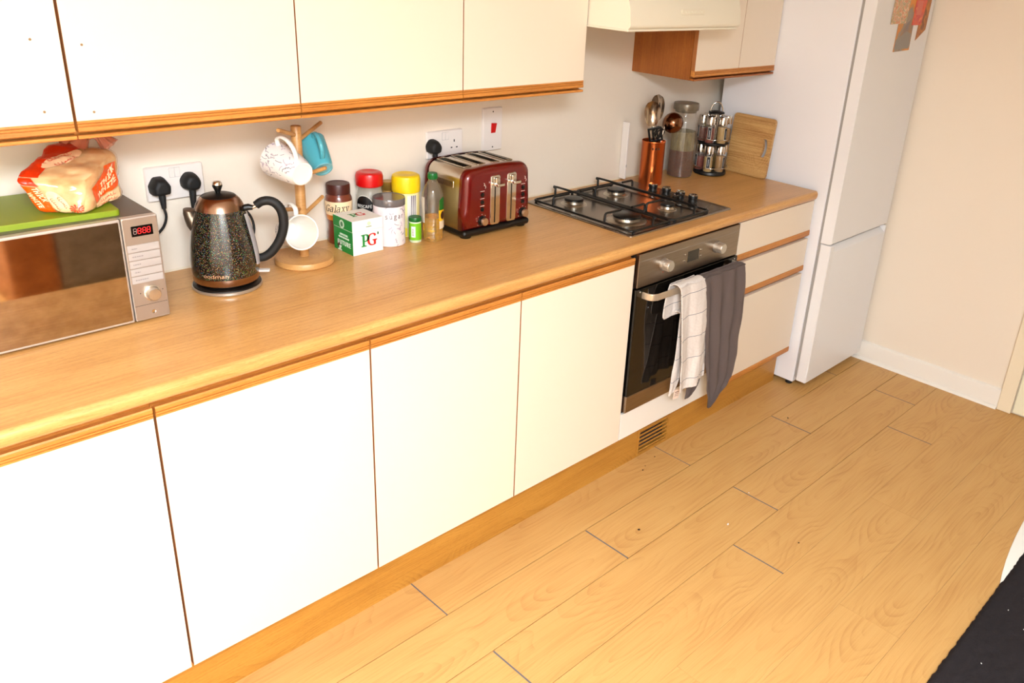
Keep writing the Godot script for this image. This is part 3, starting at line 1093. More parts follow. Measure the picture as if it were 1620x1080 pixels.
func build_electrics():
	var grey := flat_mat(Color(0.75, 0.73, 0.71), 0.4)
	for s in [[Vector3(-1.201, 1.148, 0), "white double wall socket with two black plugs, above the kettle"], [Vector3(-0.330, 1.153, 0), "white double wall socket behind the toaster, one black plug in it"]]:
		var o = socket_plate(s[0], 0.146, 0.088, s[1])
		for e in [-1.0, 1.0]:
			part(o, "rocker", plate(round_rect(0.0125, 0.024, 0.001, 2), facing(Vector3(0.0068 * e, 0.026, 0.0104), Vector3.RIGHT, Vector3(0, 1, 0.06).normalized()), 0.0015, 0.0006), M.plastic_white, "white rocker switch")
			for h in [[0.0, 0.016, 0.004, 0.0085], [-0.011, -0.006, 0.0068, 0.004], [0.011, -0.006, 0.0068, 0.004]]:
				part(o, "pin_hole_patch", plate(round_rect(h[2], h[3], 0.0006, 2), facing(Vector3(0.037 * e + h[0], h[1] - 0.008, 0.0106), Vector3.RIGHT, Vector3.UP), 0.0002), M.dark, "flat dark patch painted for a pin slot")  # flat dark patches paint the shade inside the socket openings
		part(o, "rocker_gap", plate(round_rect(0.0275, 0.0255, 0.001, 2), facing(Vector3(0, 0.026, 0.0106), Vector3.RIGHT, Vector3.UP), 0.0002), grey)
	var o = socket_plate(Vector3(-0.125, 1.1815, 0), 0.086, 0.146, "tall white cooker switch plate with red rocker, above the toaster", "cooker_switch")
	part(o, "rocker", plate(PackedVector2Array([Vector2(-0.011, -0.018), Vector2(0.008, -0.018), Vector2(0.0125, 0.0145), Vector2(-0.011, 0.0165)]), facing(Vector3(0.003, 0.006, 0.0104), Vector3.RIGHT, Vector3(0, 1, 0.08).normalized()), 0.004, 0.0015), flat_mat(Color(0.80, 0.03, 0.04), 0.3), "red rocker switch")
	for e in [-1.0, 1.0]:
		part(o, "screw", plate(disc_poly(0.0028, 12), facing(Vector3(0, 0.06 * e, 0.0104), Vector3.RIGHT, Vector3.UP), 0.0006, 0.0002), flat_mat(Color(0.35, 0.32, 0.28), 0.4, 0.8))
	plug(Vector3(-1.246, 1.143, 0.0108), "black plug in the left half of the kettle-side socket, its cable running behind the microwave", 0.0, [Vector3(0, -0.053, 0.021), Vector3(0.002, -0.075, 0.022), Vector3(-0.006, -0.10, 0.018), Vector3(-0.025, -0.122, 0.012), Vector3(-0.06, -0.15, 0.008), Vector3(-0.12, -0.17, 0.007)], false)
	plug(Vector3(-1.168, 1.146, 0.0108), "rounded black plug in the right half of the socket behind the kettle", -0.12, [Vector3(-0.004, -0.068, 0.022), Vector3(0.006, -0.09, 0.026), Vector3(0.03, -0.088, 0.036), Vector3(0.075, -0.068, 0.045), Vector3(0.118, -0.085, 0.06), Vector3(0.126, -0.13, 0.08), Vector3(0.10, -0.19, 0.085), Vector3(0.062, -0.226, 0.09), Vector3(0.048, -0.2318, 0.098)], true)
	plug(Vector3(-0.386, 1.15, 0.0108), "black plug in the socket behind the red toaster", 0.0, [Vector3(0, -0.05, 0.022), Vector3(0.0, -0.08, 0.022), Vector3(0.01, -0.13, 0.02), Vector3(0.03, -0.19, 0.018), Vector3(0.06, -0.232, 0.02)], true)


func plug(c: Vector3, label: String, lean: float, cable: Array, soft: bool):
	var o = thing("plug", label, "plug", c)
	# house-shaped top cap, its face smaller than its back
	var back := [Vector2(-0.024, -0.018), Vector2(0.024, -0.018), Vector2(0.0255, 0.004), Vector2(0.012, 0.026), Vector2(-0.012, 0.026), Vector2(-0.0255, 0.004)]
	var rows := []
	for s in [[0.0, 1.0, 0.0], [0.012, 1.0, 0.0], [0.022, 0.94, 0.0], [0.030, 0.80, 0.0], [0.033, 0.66, 0.0], [0.034, 0.45, 0.0]]:
		var ring := PackedVector3Array()
		var n := 36
		for k in n:
			var a := TAU * k / n
			# point of the outline in direction a, softened
			var far := 1.0
			for i in 6:
				var p: Vector2 = back[i]
				var q: Vector2 = back[(i + 1) % 6]
				var nn := Vector2(q.y - p.y, p.x - q.x).normalized()
				var dd := nn.dot(p)
				var dn := nn.dot(Vector2.from_angle(a))
				if dn > 0.05:
					far = minf(far, dd / dn)
			var soft_r := 0.0225 + 0.002 * sin(a)
			far = lerpf(far, soft_r, 0.65 if soft else 0.22)
			ring.append(Vector3(cos(a) * far * s[1], sin(a) * far * s[1] - s[0] * 0.05, s[0]))
		rows.append(ring)
	var g := Geo.new()
	g.sheet(rows, true)
	var m := g.add(Vector3(0, -0.0017, 0.0342), Vector3.BACK)
	var f := g.v.size()
	for q in rows[-1]:
		g.add(q, Vector3.BACK)
	for k in 36:
		g.tri(m, f + k, f + (k + 1) % 36)
	g.xf(Transform3D(Basis(Vector3.BACK, lean), Vector3.ZERO))
	part(o, "body", g, M.black_matt)
	var a: Vector3 = Vector3(0.0, -0.012, 0.018)
	part(o, "cable_sleeve", piped([a, a.lerp(cable[0], 0.35), a.lerp(cable[0], 0.7), cable[0]], [0.0085, 0.0085, 0.007, 0.0055], 12), M.black_matt)
	part(o, "cable", piped(curve(cable, 6), 0.0035, 8), M.black_matt)


# ---------------------------------------------------------------- microwave, chopping board, bread

func build_microwave():
	var x0 := -1.80
	var x1 := -1.357
	var xs := -1.4345
	var o = thing("microwave", "silver microwave with dark mirrored door and red clock on the worktop", "microwave", Vector3((x0 + x1) / 2, WT, 0.16))
	wpart(o, "body", span(Vector3(x0, 0.917, 0.03), Vector3(x1, 1.1585, 0.268), 0.003, 2), flat_mat(Color(0.50, 0.47, 0.44), 0.38, 0.7), "grey metal casing")
	for x in [x0 + 0.04, x1 - 0.04]:
		for z in [0.06, 0.24]:
			wpart(o, "foot", turned([Vector2(0, 0), Vector2(0.014, 0), Vector2(0.012, 0.0075), Vector2(0, 0.0075)], 14, Vector3(x, WT + 0.0001, z)), M.black_matt)
	var rim := flat_mat(Color(0.80, 0.76, 0.72), 0.35, 0.6)
	var d := wpart(o, "door", span(Vector3(x0, 0.9145, 0.2685), Vector3(xs - 0.0012, 1.1585, 0.287), 0.003, 2), rim, "silver framed door")
	var win := flat_mat(Color.WHITE, 0.05, 1.0)
	win.albedo_texture = mottle(256, 128, 91, 0.035, 0.05, Color(0.66, 0.61, 0.55), Color(0.76, 0.71, 0.655), 5)
	win.uv1_scale = Vector3(1.0 / 0.4, 1.0 / 0.22, 1)
	var g := plate(round_rect(xs - x0 - 0.011, 0.232, 0.002, 2), facing(Vector3((x0 + xs) / 2, 1.0365, 0.2872), Vector3.RIGHT, Vector3.UP), 0.001, 0.0004)
	g.shift(-o.position)
	part(d, "window", g, win, "smudged dark mirror glass")
	var p := wpart(o, "control_panel", span(Vector3(xs + 0.0012, 0.9145, 0.2685), Vector3(x1, 1.1585, 0.287), 0.003, 2), rim)
	g = plate(round_rect(0.0725, 0.238, 0.002, 2), facing(Vector3((xs + x1) / 2 + 0.0003, 1.0365, 0.2868), Vector3.RIGHT, Vector3.UP), 0.001, 0.0003)
	g.shift(-o.position)
	part(p, "fascia", g, flat_mat(Color(0.66, 0.59, 0.53), 0.4, 0.6), "brushed bronze-grey fascia")
	g = plate(round_rect(0.046, 0.024, 0.001, 2), facing(Vector3(-1.3932, 1.1265, 0.2878), Vector3.RIGHT, Vector3.UP), 0.0008, 0.0003)
	g.shift(-o.position)
	part(p, "display", g, flat_mat(Color(0.015, 0.012, 0.012), 0.2), "black clock display")
	# seven-segment figures 8 8:8 8, the first unlit
	var lit := flat_mat(Color(0.9, 0.1, 0.12), 0.5)
	lit.emission_enabled = true
	lit.emission = Color(1.0, 0.12, 0.14)
	lit.emission_energy_multiplier = 0.8
	var gl := Geo.new()
	for k in 4:
		var dg := Geo.new()
		var x := -1.4085 + k * 0.0093 + (0.0012 if k > 1 else 0.0)
		for sg in [[0, 1, 1], [0, 0, 1], [0, -1, 1], [-1, 0.5, 0], [1, 0.5, 0], [-1, -0.5, 0], [1, -0.5, 0]]:
			var hx := 0.0048 if sg[2] == 1 else 0.0013
			var hy := 0.0013 if sg[2] == 1 else 0.0052
			dg.rbox(Vector3(x + sg[0] * 0.0031 + sg[1] * 0.0005, 1.1268 + sg[1] * 0.0062, 0.2887), Vector3(hx, hy, 0.0004))
		if k == 0:
			dg.shift(-o.position)
			part(p, "unlit_digit", dg, flat_mat(Color(0.55, 0.45, 0.42), 0.5))
		else:
			for i in dg.idx:
				gl.idx.append(i + gl.v.size())
			gl.v.append_array(dg.v)
			gl.n.append_array(dg.n)
			gl.t.append_array(dg.t)
	for y in [1.1235, 1.1301]:
		gl.rbox(Vector3(-1.3935, y, 0.2887), Vector3(0.0013, 0.0013, 0.0004))
	gl.shift(-o.position)
	part(p, "lit_digits", gl, lit, "glowing red figures")
	var key := flat_mat(Color(0.70, 0.665, 0.645), 0.4, 0.2)
	for k in 5:
		var y := 1.0875 - k * 0.0184
		g = plate(round_rect(0.0685, 0.0168, 0.001, 2), facing(Vector3((xs + x1) / 2, y, 0.2877), Vector3.RIGHT, Vector3.UP), 0.0016, 0.0006)
		g.shift(-o.position)
		var b := part(p, "button", g, key, "pale grey push button")
		var w: float = [0.014, 0.025, 0.016, 0.013, 0.028][k]
		g = Geo.new()
		for c in int(w / 0.0016):
			g.rbox(Vector3(-1.4215 + c * 0.0016, y, 0.28935), Vector3(0.0010, 0.0010 + 0.0008 * ((c * 7 + k) % 3), 0.0002))
		g.shift(-o.position)
		part(b, "print", g, flat_mat(Color(0.45, 0.42, 0.42), 0.6))
	g = turned([Vector2(0, 0), Vector2(0.0185, 0), Vector2(0.0185, 0.003), Vector2(0.0165, 0.0045), Vector2(0.0148, 0.0045), Vector2(0.0145, 0.017), Vector2(0.0132, 0.019), Vector2(0, 0.0195)], 32)
	g.xf(Transform3D(Basis(Vector3.RIGHT, PI / 2), Vector3(-1.3915, 0.978, 0.2877)))
	g.shift(-o.position)
	part(p, "knob", g, flat_mat(Color(0.85, 0.82, 0.77), 0.22, 0.9), "round silver dial")
	for e in [-1.0, 1.0]:
		g = plate(disc_poly(0.0012, 10), facing(Vector3(-1.3915 + 0.0245 * e, 0.981, 0.2878), Vector3.RIGHT, Vector3.UP), 0.0003)
		g.shift(-o.position)
		part(p, "mark", g, M.ink)
	g = span(Vector3(xs + 0.003, 0.9512, 0.2876), Vector3(x1 - 0.003, 0.9519, 0.2881))
	g.shift(-o.position)
	part(p, "seam", g, M.dark)
	g = turned([Vector2(0, 0), Vector2(0.005, 0), Vector2(0.0046, 0.0012), Vector2(0.002, 0.0004), Vector2(0, 0.0003)], 18)
	g.xf(Transform3D(Basis(Vector3.RIGHT, PI / 2), Vector3(-1.393, 0.932, 0.2878)))
	g.shift(-o.position)
	part(p, "release_dimple", g, M.chrome)
	# the green board on top
	o = thing("chopping_board", "flat lime green plastic chopping board on top of the microwave", "chopping board", Vector3(-1.6, 1.1587, 0.13))
	g = Geo.new()
	g.extrude(round_rect(0.37, 0.236, 0.012, 5), 0.0, 0.012, 0.002)
	g.xf(Transform3D(Basis(Vector3.RIGHT, -PI / 2), Vector3.ZERO))
	g.xf(Transform3D(Basis(Vector3.UP, -0.045), Vector3.ZERO))
	part(o, "slab", g, flat_mat(Color(0.51, 0.58, 0.10), 0.45))


func build_bread():
	var at := Vector3(-1.48, 1.171, 0.14)
	var o = thing("bread_loaf", "sliced white loaf in orange and clear plastic bag on the green board", "bread", at)
	var cb := [Vector3(-1.566, 1.1715, 0.198), Vector3(-1.498, 1.1715, 0.268), Vector3(-1.376, 1.1715, 0.172), Vector3(-1.45, 1.1715, 0.08)]
	var ct := [Vector3(-1.604, 1.256, 0.200), Vector3(-1.470, 1.240, 0.244), Vector3(-1.352, 1.276, 0.10), Vector3(-1.47, 1.294, 0.03)]
	var crinkle := noise(301, 30.0, 3)
	var fold := noise(302, 14.0, 2)
	# point of the soft box: a, b, c in -1..1 (a: from left to right along the end face, b: up, c: back)
	var place := func(q: Vector3, rough: float) -> Vector3:
		var u := q.x * 0.5 + 0.5
		var w := q.z * 0.5 + 0.5
		var lo: Vector3 = cb[0].lerp(cb[1], u).lerp(cb[3].lerp(cb[2], u), w)
		var hi: Vector3 = ct[0].lerp(ct[1], u).lerp(ct[3].lerp(ct[2], u), w)
		var p := lo.lerp(hi, q.y * 0.5 + 0.5)
		var c := Vector3(-1.48, 1.22, 0.14)
		var lift := crinkle.get_noise_3dv(p) * 0.0035 + fold.get_noise_3dv(p) * 0.006
		p += (p - c).normalized() * lift * rough
		p.y = maxf(p.y, 1.1712)
		return p
	var soft := func(q: Vector3, r: float) -> Vector3:
		var i := q.clamp(Vector3.ONE * (r - 1.0), Vector3.ONE * (1.0 - r))
		var d := q - i
		return i + d.normalized() * r if d.length() > 0.0 and (absf(d.x) > 0 or absf(d.y) > 0 or absf(d.z) > 0) else q
	var make := func(scale: float, rough: float, faces: Array) -> Geo:
		var g := Geo.new()
		for f in faces:
			var ax: int = f[0]
			var sg: float = f[1]
			var rows := []
			var n := 22
			for j in n + 1:
				var row := PackedVector3Array()
				for i in n + 1:
					var q := Vector3.ZERO
					q[ax] = sg
					q[(ax + 1) % 3] = -1.0 + 2.0 * i / n
					q[(ax + 2) % 3] = -1.0 + 2.0 * j / n
					row.append(place.call(soft.call(q, 0.34) * scale, rough))
				rows.append(row)
			g.sheet(rows, false, false, Vector2(1, 1), sg < 0)
		return g
	var all := [[0, -1.0], [0, 1.0], [1, -1.0], [1, 1.0], [2, -1.0], [2, 1.0]]
	var crust := flat_mat(Color.WHITE, 0.75)
	crust.albedo_texture = mottle(128, 128, 311, 0.03, 0.03, Color(0.80, 0.52, 0.24), Color(0.97, 0.85, 0.62), 3)
	crust.uv1_scale = Vector3(5, 5, 1)
	part(o, "loaf", _moved(make.call(0.965, 0.8, all), -at), crust, "pale sliced loaf")
	var film := flat_mat(Color(1.0, 0.86, 0.68, 0.2), 0.12)
	film.transparency = BaseMaterial3D.TRANSPARENCY_ALPHA
	var bag := part(o, "bag", _moved(make.call(1.0, 1.0, all), -at), film, "clear crinkled plastic bag")
	# printed orange panels: patches of the film's own surface, a hair outside it
	var orange := flat_mat(Color(0.94, 0.34, 0.025), 0.3)
	var red := flat_mat(Color(0.87, 0.20, 0.04), 0.3)
	var cream := flat_mat(Color(0.98, 0.80, 0.60), 0.35)
	var patch := func(ax: int, sg: float, outline: PackedVector2Array, lift: float) -> Geo:
		var g := Geo.new()
		var n := 18
		var r := Rect2(outline[0], Vector2.ZERO)
		for p in outline:
			r = r.expand(p)
		for j in n:
			for i in n:
				var cell := PackedVector2Array([r.position + r.size * Vector2(i, j) / n, r.position + r.size * Vector2(i + 1, j) / n, r.position + r.size * Vector2(i + 1, j + 1) / n, r.position + r.size * Vector2(i, j + 1) / n])
				for piece in Geometry2D.intersect_polygons(cell, outline):
					var tr := Geometry2D.triangulate_polygon(piece)
					for k in range(0, tr.size(), 3):
						var w := []
						for m in 3:
							var q := Vector3.ZERO
							q[ax] = sg
							var uv: Vector2 = piece[tr[k + m]]
							# uv: x to the right and y up as one looks at the face
							if ax == 2:
								q.x = uv.x
								q.y = uv.y
							elif ax == 0:
								q.z = uv.x
								q.y = uv.y
							else:
								q.x = uv.x
								q.z = uv.y
							w.append(place.call(soft.call(q, 0.34) * (1.0 + lift), 1.0))
						var nn: Vector3 = (w[1] - w[0]).cross(w[2] - w[0]).normalized()
						if nn.dot(w[0] - Vector3(-1.48, 1.21, 0.14)) < 0:
							nn = -nn
						g.tri(g.add(w[0], nn), g.add(w[1], nn), g.add(w[2], nn))
		return g
	var oval := func(c: Vector2, rx: float, ry: float, turn: float) -> PackedVector2Array:
		var q := PackedVector2Array()
		for k in 28:
			q.append(c + (Vector2(cos(TAU * k / 28) * rx, sin(TAU * k / 28) * ry)).rotated(turn))
		return q
	var rect := func(a: Vector2, b: Vector2) -> PackedVector2Array: return PackedVector2Array([a, Vector2(b.x, a.y), b, Vector2(a.x, b.y)])
	# end face (towards the viewer), long side (to the right), top
	var prints := [
		[2, -1.0, PackedVector2Array([Vector2(-0.95, 0.55), Vector2(-0.9, -0.9), Vector2(-0.1, -0.97), Vector2(-0.42, 0.5)]), 0.012, orange, "orange_print"],
		[2, -1.0, PackedVector2Array([Vector2(-1.0, 0.98), Vector2(-0.95, 0.62), Vector2(-0.35, 0.55), Vector2(-0.55, 0.98)]), 0.012, red, "orange_print"],
		[2, -1.0, oval.call(Vector2(0.1, -0.35), 0.28, 0.72, 0.35), 0.018, cream, "cream_oval"],
		[0, 1.0, PackedVector2Array([Vector2(-0.72, 0.3), Vector2(-0.5, -0.55), Vector2(0.62, -0.35), Vector2(0.6, 0.62), Vector2(0.0, 0.85)]), 0.012, orange, "orange_print"],
		[0, 1.0, PackedVector2Array([Vector2(-0.5, -0.6), Vector2(0.62, -0.4), Vector2(0.6, -0.95), Vector2(-0.35, -0.95)]), 0.014, cream, "cream_band"],
		[1, 1.0, PackedVector2Array([Vector2(-1.0, -0.95), Vector2(-0.35, -0.97), Vector2(-0.3, -0.1), Vector2(0.1, 0.75), Vector2(-0.9, 0.9)]), 0.012, red, "orange_print"],
		[1, 1.0, oval.call(Vector2(-0.15, -0.02), 0.24, 0.56, -0.5), 0.018, cream, "cream_oval"],
	]
	for p in prints:
		part(bag, p[5], _moved(patch.call(p[0], p[1], p[2], p[3]), -at), p[4])
	# the star of pale rays at the corner, and the lettering
	var rays := Geo.new()
	for k in 11:
		var d := Vector2.from_angle(TAU * k / 11 + 0.2)
		var s := Vector2(-d.y, d.x) * 0.035
		var c := Vector2(0.70, -0.62)
		var h: Geo = patch.call(2, -1.0, PackedVector2Array([c + d * 0.06 + s * 0.4, c + d * 0.27 + s, c + d * 0.30, c + d * 0.27 - s, c + d * 0.06 - s * 0.4]), 0.02)
		for i in h.idx:
			rays.idx.append(i + rays.v.size())
		rays.v.append_array(h.v)
		rays.n.append_array(h.n)
		rays.t.append_array(h.t)
	part(bag, "ray_print", _moved(rays, -at), red, "sunburst of orange rays")
	var face := func(ax: int, sg: float, c: Vector2, turn: float, unit: Vector2) -> Callable:
		return func(x, y, l):
			var w: Vector2 = c + Vector2(x, y).rotated(turn) * unit
			var q := Vector3.ZERO
			q[ax] = sg
			if ax == 2:
				q.x = w.x
				q.y = w.y
			elif ax == 0:
				q.z = w.x
				q.y = w.y
			else:
				q.x = w.x
				q.z = w.y
			return place.call(soft.call(q, 0.34) * (1.024 + l * 10.0), 1.0)
	var white := flat_mat(Color(1.0, 0.86, 0.68), 0.4)
	for w in [["WHITE", 0, 1.0, Vector2(0.02, -0.12), 0.35, Vector2(14, 22)], ["THICK", 0, 1.0, Vector2(0.05, 0.32), 0.35, Vector2(14, 22)], ["THICK", 2, -1.0, Vector2(-0.42, 0.12), -1.35, Vector2(20, 20)], ["WHITE", 2, -1.0, Vector2(-0.66, -0.2), -1.35, Vector2(20, 20)]]:
		var g := Geo.new()
		g.text(w[0], "Droid Sans", 0.0135 if w[1] == 0 else 0.0095, face.call(w[1], w[2], w[3], w[4], w[5]), 0.0004, 0.0, true)
		part(bag, "lettering", _moved(g, -at), white)
	# the red script on the ovals, as running loops of ink
	for w in [[2, -1.0, Vector2(0.1, -0.32), -1.2, Vector2(0.034, 0.02)], [1, 1.0, Vector2(-0.13, -0.03), 1.05, Vector2(0.03, 0.02)], [0, 1.0, Vector2(0.1, -0.68), 0.2, Vector2(0.03, 0.014)]]:
		var g := Geo.new()
		for run in 2:
			var prev := []
			for k in 60:
				var t := k / 59.0
				var at2: Vector2 = Vector2((t - 0.5) * w[4].x + 0.0018 * cos(t * 44.0), w[4].y * (0.35 * (1.0 if run == 0 else -0.9)) + 0.0026 * sin(t * 44.0) * (0.7 + 0.5 * sin(t * 9.0)))
				var here := face.call(w[0], w[1], w[2], w[3], Vector2(20, 20)) as Callable
				var pair := [here.call(at2.x, at2.y - 0.0005, 0.0004), here.call(at2.x + 0.0004, at2.y + 0.0006, 0.0004)]
				if k > 0:
					var nn: Vector3 = (prev[1] - prev[0]).cross(pair[0] - prev[0]).normalized()
					if nn.dot(prev[0] - Vector3(-1.48, 1.21, 0.14)) < 0:
						nn = -nn
					g.quad(g.add(prev[0], nn), g.add(prev[1], nn), g.add(pair[1], nn), g.add(pair[0], nn))
				prev = pair
		part(bag, "script_print", _moved(g, -at), red)
	# gathered neck of the bag
	var tail := []
	var rad := []
	var spine := curve([Vector3(-1.445, 1.272, 0.075), Vector3(-1.425, 1.290, 0.065), Vector3(-1.405, 1.298, 0.06), Vector3(-1.380, 1.292, 0.062), Vector3(-1.362, 1.272, 0.075)], 5)
	for i in spine.size():
		var w := float(i) / (spine.size() - 1)
		var r := lerpf(0.034, 0.009, minf(1.0, w * 1.6)) + maxf(0.0, w - 0.62) * 0.04
		var t: Vector3 = (spine[mini(i + 1, spine.size() - 1)] - spine[maxi(i - 1, 0)]).normalized()
		var s := t.cross(Vector3.UP).normalized()
		var u := s.cross(t)
		var ring := PackedVector3Array()
		for k in 30:
			var a := TAU * k / 30
			ring.append(spine[i] + (s * cos(a) + u * sin(a) * 0.7) * r * (1.0 + 0.22 * sin(a * 7.0 + w * 3.0) + 0.1 * sin(a * 11.0)))
		tail.append(ring)
	var g := Geo.new()
	g.sheet(tail, true)
	var pink := flat_mat(Color(0.93, 0.55, 0.42, 0.55), 0.15)
	pink.transparency = BaseMaterial3D.TRANSPARENCY_ALPHA
	part(bag, "gathered_neck", _moved(g, -at), pink, "twisted pinkish end of the bag")


func _moved(g: Geo, o: Vector3) -> Geo:
	g.shift(o)
	return g


# ---------------------------------------------------------------- kettle

func glitter() -> ImageTexture:
	var px := PackedByteArray()
	px.resize(512 * 192 * 3)
	var r := RandomNumberGenerator.new()
	r.seed = 5
	var f := noise(15, 0.02, 2)
	for y in 192:
		for x in 512:
			var at := (y * 512 + x) * 3
			var k := r.randf()
			var c := Color(0.05, 0.036, 0.028)
			if k > 0.79:
				c = Color.from_hsv([0.05, 0.07, 0.09, 0.12, 0.3, 0.45, 0.03, 0.6][r.randi() % 8], r.randf_range(0.3, 0.8), r.randf_range(0.25, 0.95))
			px[at] = int(c.r * 255)
			px[at + 1] = int(c.g * 255)
			px[at + 2] = int(c.b * 255)
	return picture(512, 192, px)


func build_kettle():
	var c := Vector3(-1.170, WT, 0.184)
	var o = thing("power_stand", "round black power base under the glitter kettle", "kettle base", c)
	part(o, "foot_ring", turned([Vector2(0, 0.0002), Vector2(0.080, 0.0002), Vector2(0.0845, 0.004), Vector2(0.0845, 0.009), Vector2(0.0825, 0.0105)], 48), M.silver, "metal rim")
	part(o, "top_plate", turned([Vector2(0.0825, 0.0106), Vector2(0.082, 0.0135), Vector2(0.074, 0.0178), Vector2(0, 0.018)], 48), M.black)
	var h := Vector3(0.836, 0, 0.547)     # towards the handle
	var side := Vector3(-0.547, 0, 0.836)
	o = thing("kettle", "black multicoloured glitter kettle with steel lid, on its base", "kettle", c + Vector3(0, 0.0183, 0))
	var at: Vector3 = c - o.position
	var steel := flat_mat(Color(0.62, 0.50, 0.42), 0.24, 1.0)
	part(o, "bottom_ring", turned([Vector2(0, 0.0185), Vector2(0.070, 0.0185), Vector2(0.077, 0.022), Vector2(0.0795, 0.026), Vector2(0.0805, 0.0415), Vector2(0.0795, 0.0425)], 48, at), steel, "brushed copper-grey band")
	var gm := flat_mat(Color.WHITE, 0.16)
	gm.albedo_texture = glitter()
	gm.uv1_scale = Vector3(1.0, 5.2, 1)
	gm.clearcoat_enabled = true
	gm.clearcoat = 0.5
	gm.clearcoat_roughness = 0.08
	var prof := [Vector2(0.0800, 0.0425), Vector2(0.0815, 0.052), Vector2(0.0820, 0.066), Vector2(0.0815, 0.082), Vector2(0.0798, 0.100), Vector2(0.0772, 0.120), Vector2(0.0738, 0.140), Vector2(0.0698, 0.160), Vector2(0.0655, 0.180), Vector2(0.0612, 0.197), Vector2(0.0585, 0.2075)]
	part(o, "body", turned(prof, 56, at), gm, "dark glitter body")
	part(o, "lid_collar", turned([Vector2(0.0587, 0.2076), Vector2(0.0583, 0.2085), Vector2(0.055, 0.218), Vector2(0.049, 0.229), Vector2(0.0425, 0.2365), Vector2(0.040, 0.238)], 48, at), steel, "shiny steel lid collar")
	part(o, "lid", turned([Vector2(0.0405, 0.2378), Vector2(0.0395, 0.2392), Vector2(0.030, 0.2425), Vector2(0.014, 0.2448), Vector2(0, 0.2452)], 48, at), M.black)
	var kn := part(o, "knob", turned([Vector2(0.0055, 0.244), Vector2(0.006, 0.248), Vector2(0.009, 0.255), Vector2(0.0118, 0.262), Vector2(0.0115, 0.2655), Vector2(0.0, 0.2656)], 28, at), M.black)
	part(kn, "knob_cap", turned([Vector2(0.0116, 0.2657), Vector2(0.0112, 0.270), Vector2(0.0085, 0.2735), Vector2(0, 0.275)], 28, at), M.chrome, "bright metal cap of the lid knob")
	# spout on the far side from the handle
	var rows := []
	for s in [[0.046, 0.142, 0.026, 0.024], [0.058, 0.160, 0.026, 0.022], [0.064, 0.178, 0.024, 0.020], [0.069, 0.192, 0.020, 0.017], [0.0715, 0.2005, 0.016, 0.0135], [0.0715, 0.2035, 0.0155, 0.013], [0.069, 0.2035, 0.001, 0.001]]:
		var ring := PackedVector3Array()
		for k in 20:
			var a := TAU * k / 20
			ring.append(at - h * (s[0] - cos(a) * s[3]) + side * sin(a) * s[2] + Vector3(0, s[1] - cos(a) * s[3] * 0.12, 0))
		rows.append(ring)
	var g := Geo.new()
	g.sheet(rows, true)
	part(o, "spout", g, flat_mat(Color(0.50, 0.43, 0.36), 0.42, 0.85), "dull metal spout")
	# handle: bracket under the lid, thick black arch, foot against the body
	var hp := func(s: float, y: float) -> Vector3: return at + h * s + Vector3(0, y, 0)
	part(o, "bracket", piped([hp.call(0.052, 0.205), hp.call(0.068, 0.2085), hp.call(0.078, 0.207)], [0.009, 0.0085, 0.006], 12), M.black)
	part(o, "hinge_pin", piped([hp.call(0.075, 0.2065), hp.call(0.090, 0.2135)], 0.0045, 12), M.chrome)
	var arch := curve([hp.call(0.086, 0.213), hp.call(0.100, 0.2225), hp.call(0.118, 0.2245), hp.call(0.134, 0.2165), hp.call(0.1455, 0.198), hp.call(0.149, 0.172), hp.call(0.1445, 0.143), hp.call(0.132, 0.114), hp.call(0.114, 0.090), hp.call(0.096, 0.077), hp.call(0.079, 0.074)], 5)
	var rr := []
	for i in arch.size():
		rr.append(0.0105 + 0.0015 * sin(PI * i / arch.size()))
	part(o, "handle", piped(arch, rr, 14), M.black_matt, "thick black arched handle")
	# water gauge down the handle side, turned a little to the viewer
	var gh := (h * 0.975 + side * 0.22).normalized()
	var gs := Vector3(-gh.z, 0, gh.x)
	rows = []
	for i in range(2, 10):
		var q: Vector2 = prof[i]
		var row := PackedVector3Array()
		var w := 0.0085 + 0.005 * sin(PI * (i - 1.0) / 9.0)
		for e in [-1.0, -0.7, 0.0, 0.7, 1.0]:
			row.append(at + gh * (q.x + 0.0055 - 0.004 * e * e) + gs * w * e + Vector3(0, q.y, 0))
		rows.append(row)
	g = Geo.new()
	g.sheet(rows, false, false)
	part(o, "water_gauge", g, flat_mat(Color(0.62, 0.60, 0.60), 0.25), "pale grey water gauge strip")
	g = Geo.new()
	g.rbox(Vector3.ZERO, Vector3(0.032, 0.006, 0.016), 0.0025, 2)
	g.xf(Transform3D(Basis(h, Vector3.UP, h.cross(Vector3.UP)), hp.call(0.090, 0.040)))
	part(o, "switch_lever", g, flat_mat(Color(0.80, 0.76, 0.74), 0.2), "clear grey switch lever")
	g = Geo.new()
	g.text("oodman", "Droid Sans", 0.009, on_drum(at + Vector3(0, 0.0535, 0), 0.0822, 2.3), 0.0003, 0.0, false, 1.35)
	part(o, "lettering", g, flat_mat(Color(0.86, 0.66, 0.50), 0.3, 0.4), "copper-coloured lettering")


# ---------------------------------------------------------------- mug tree and mugs

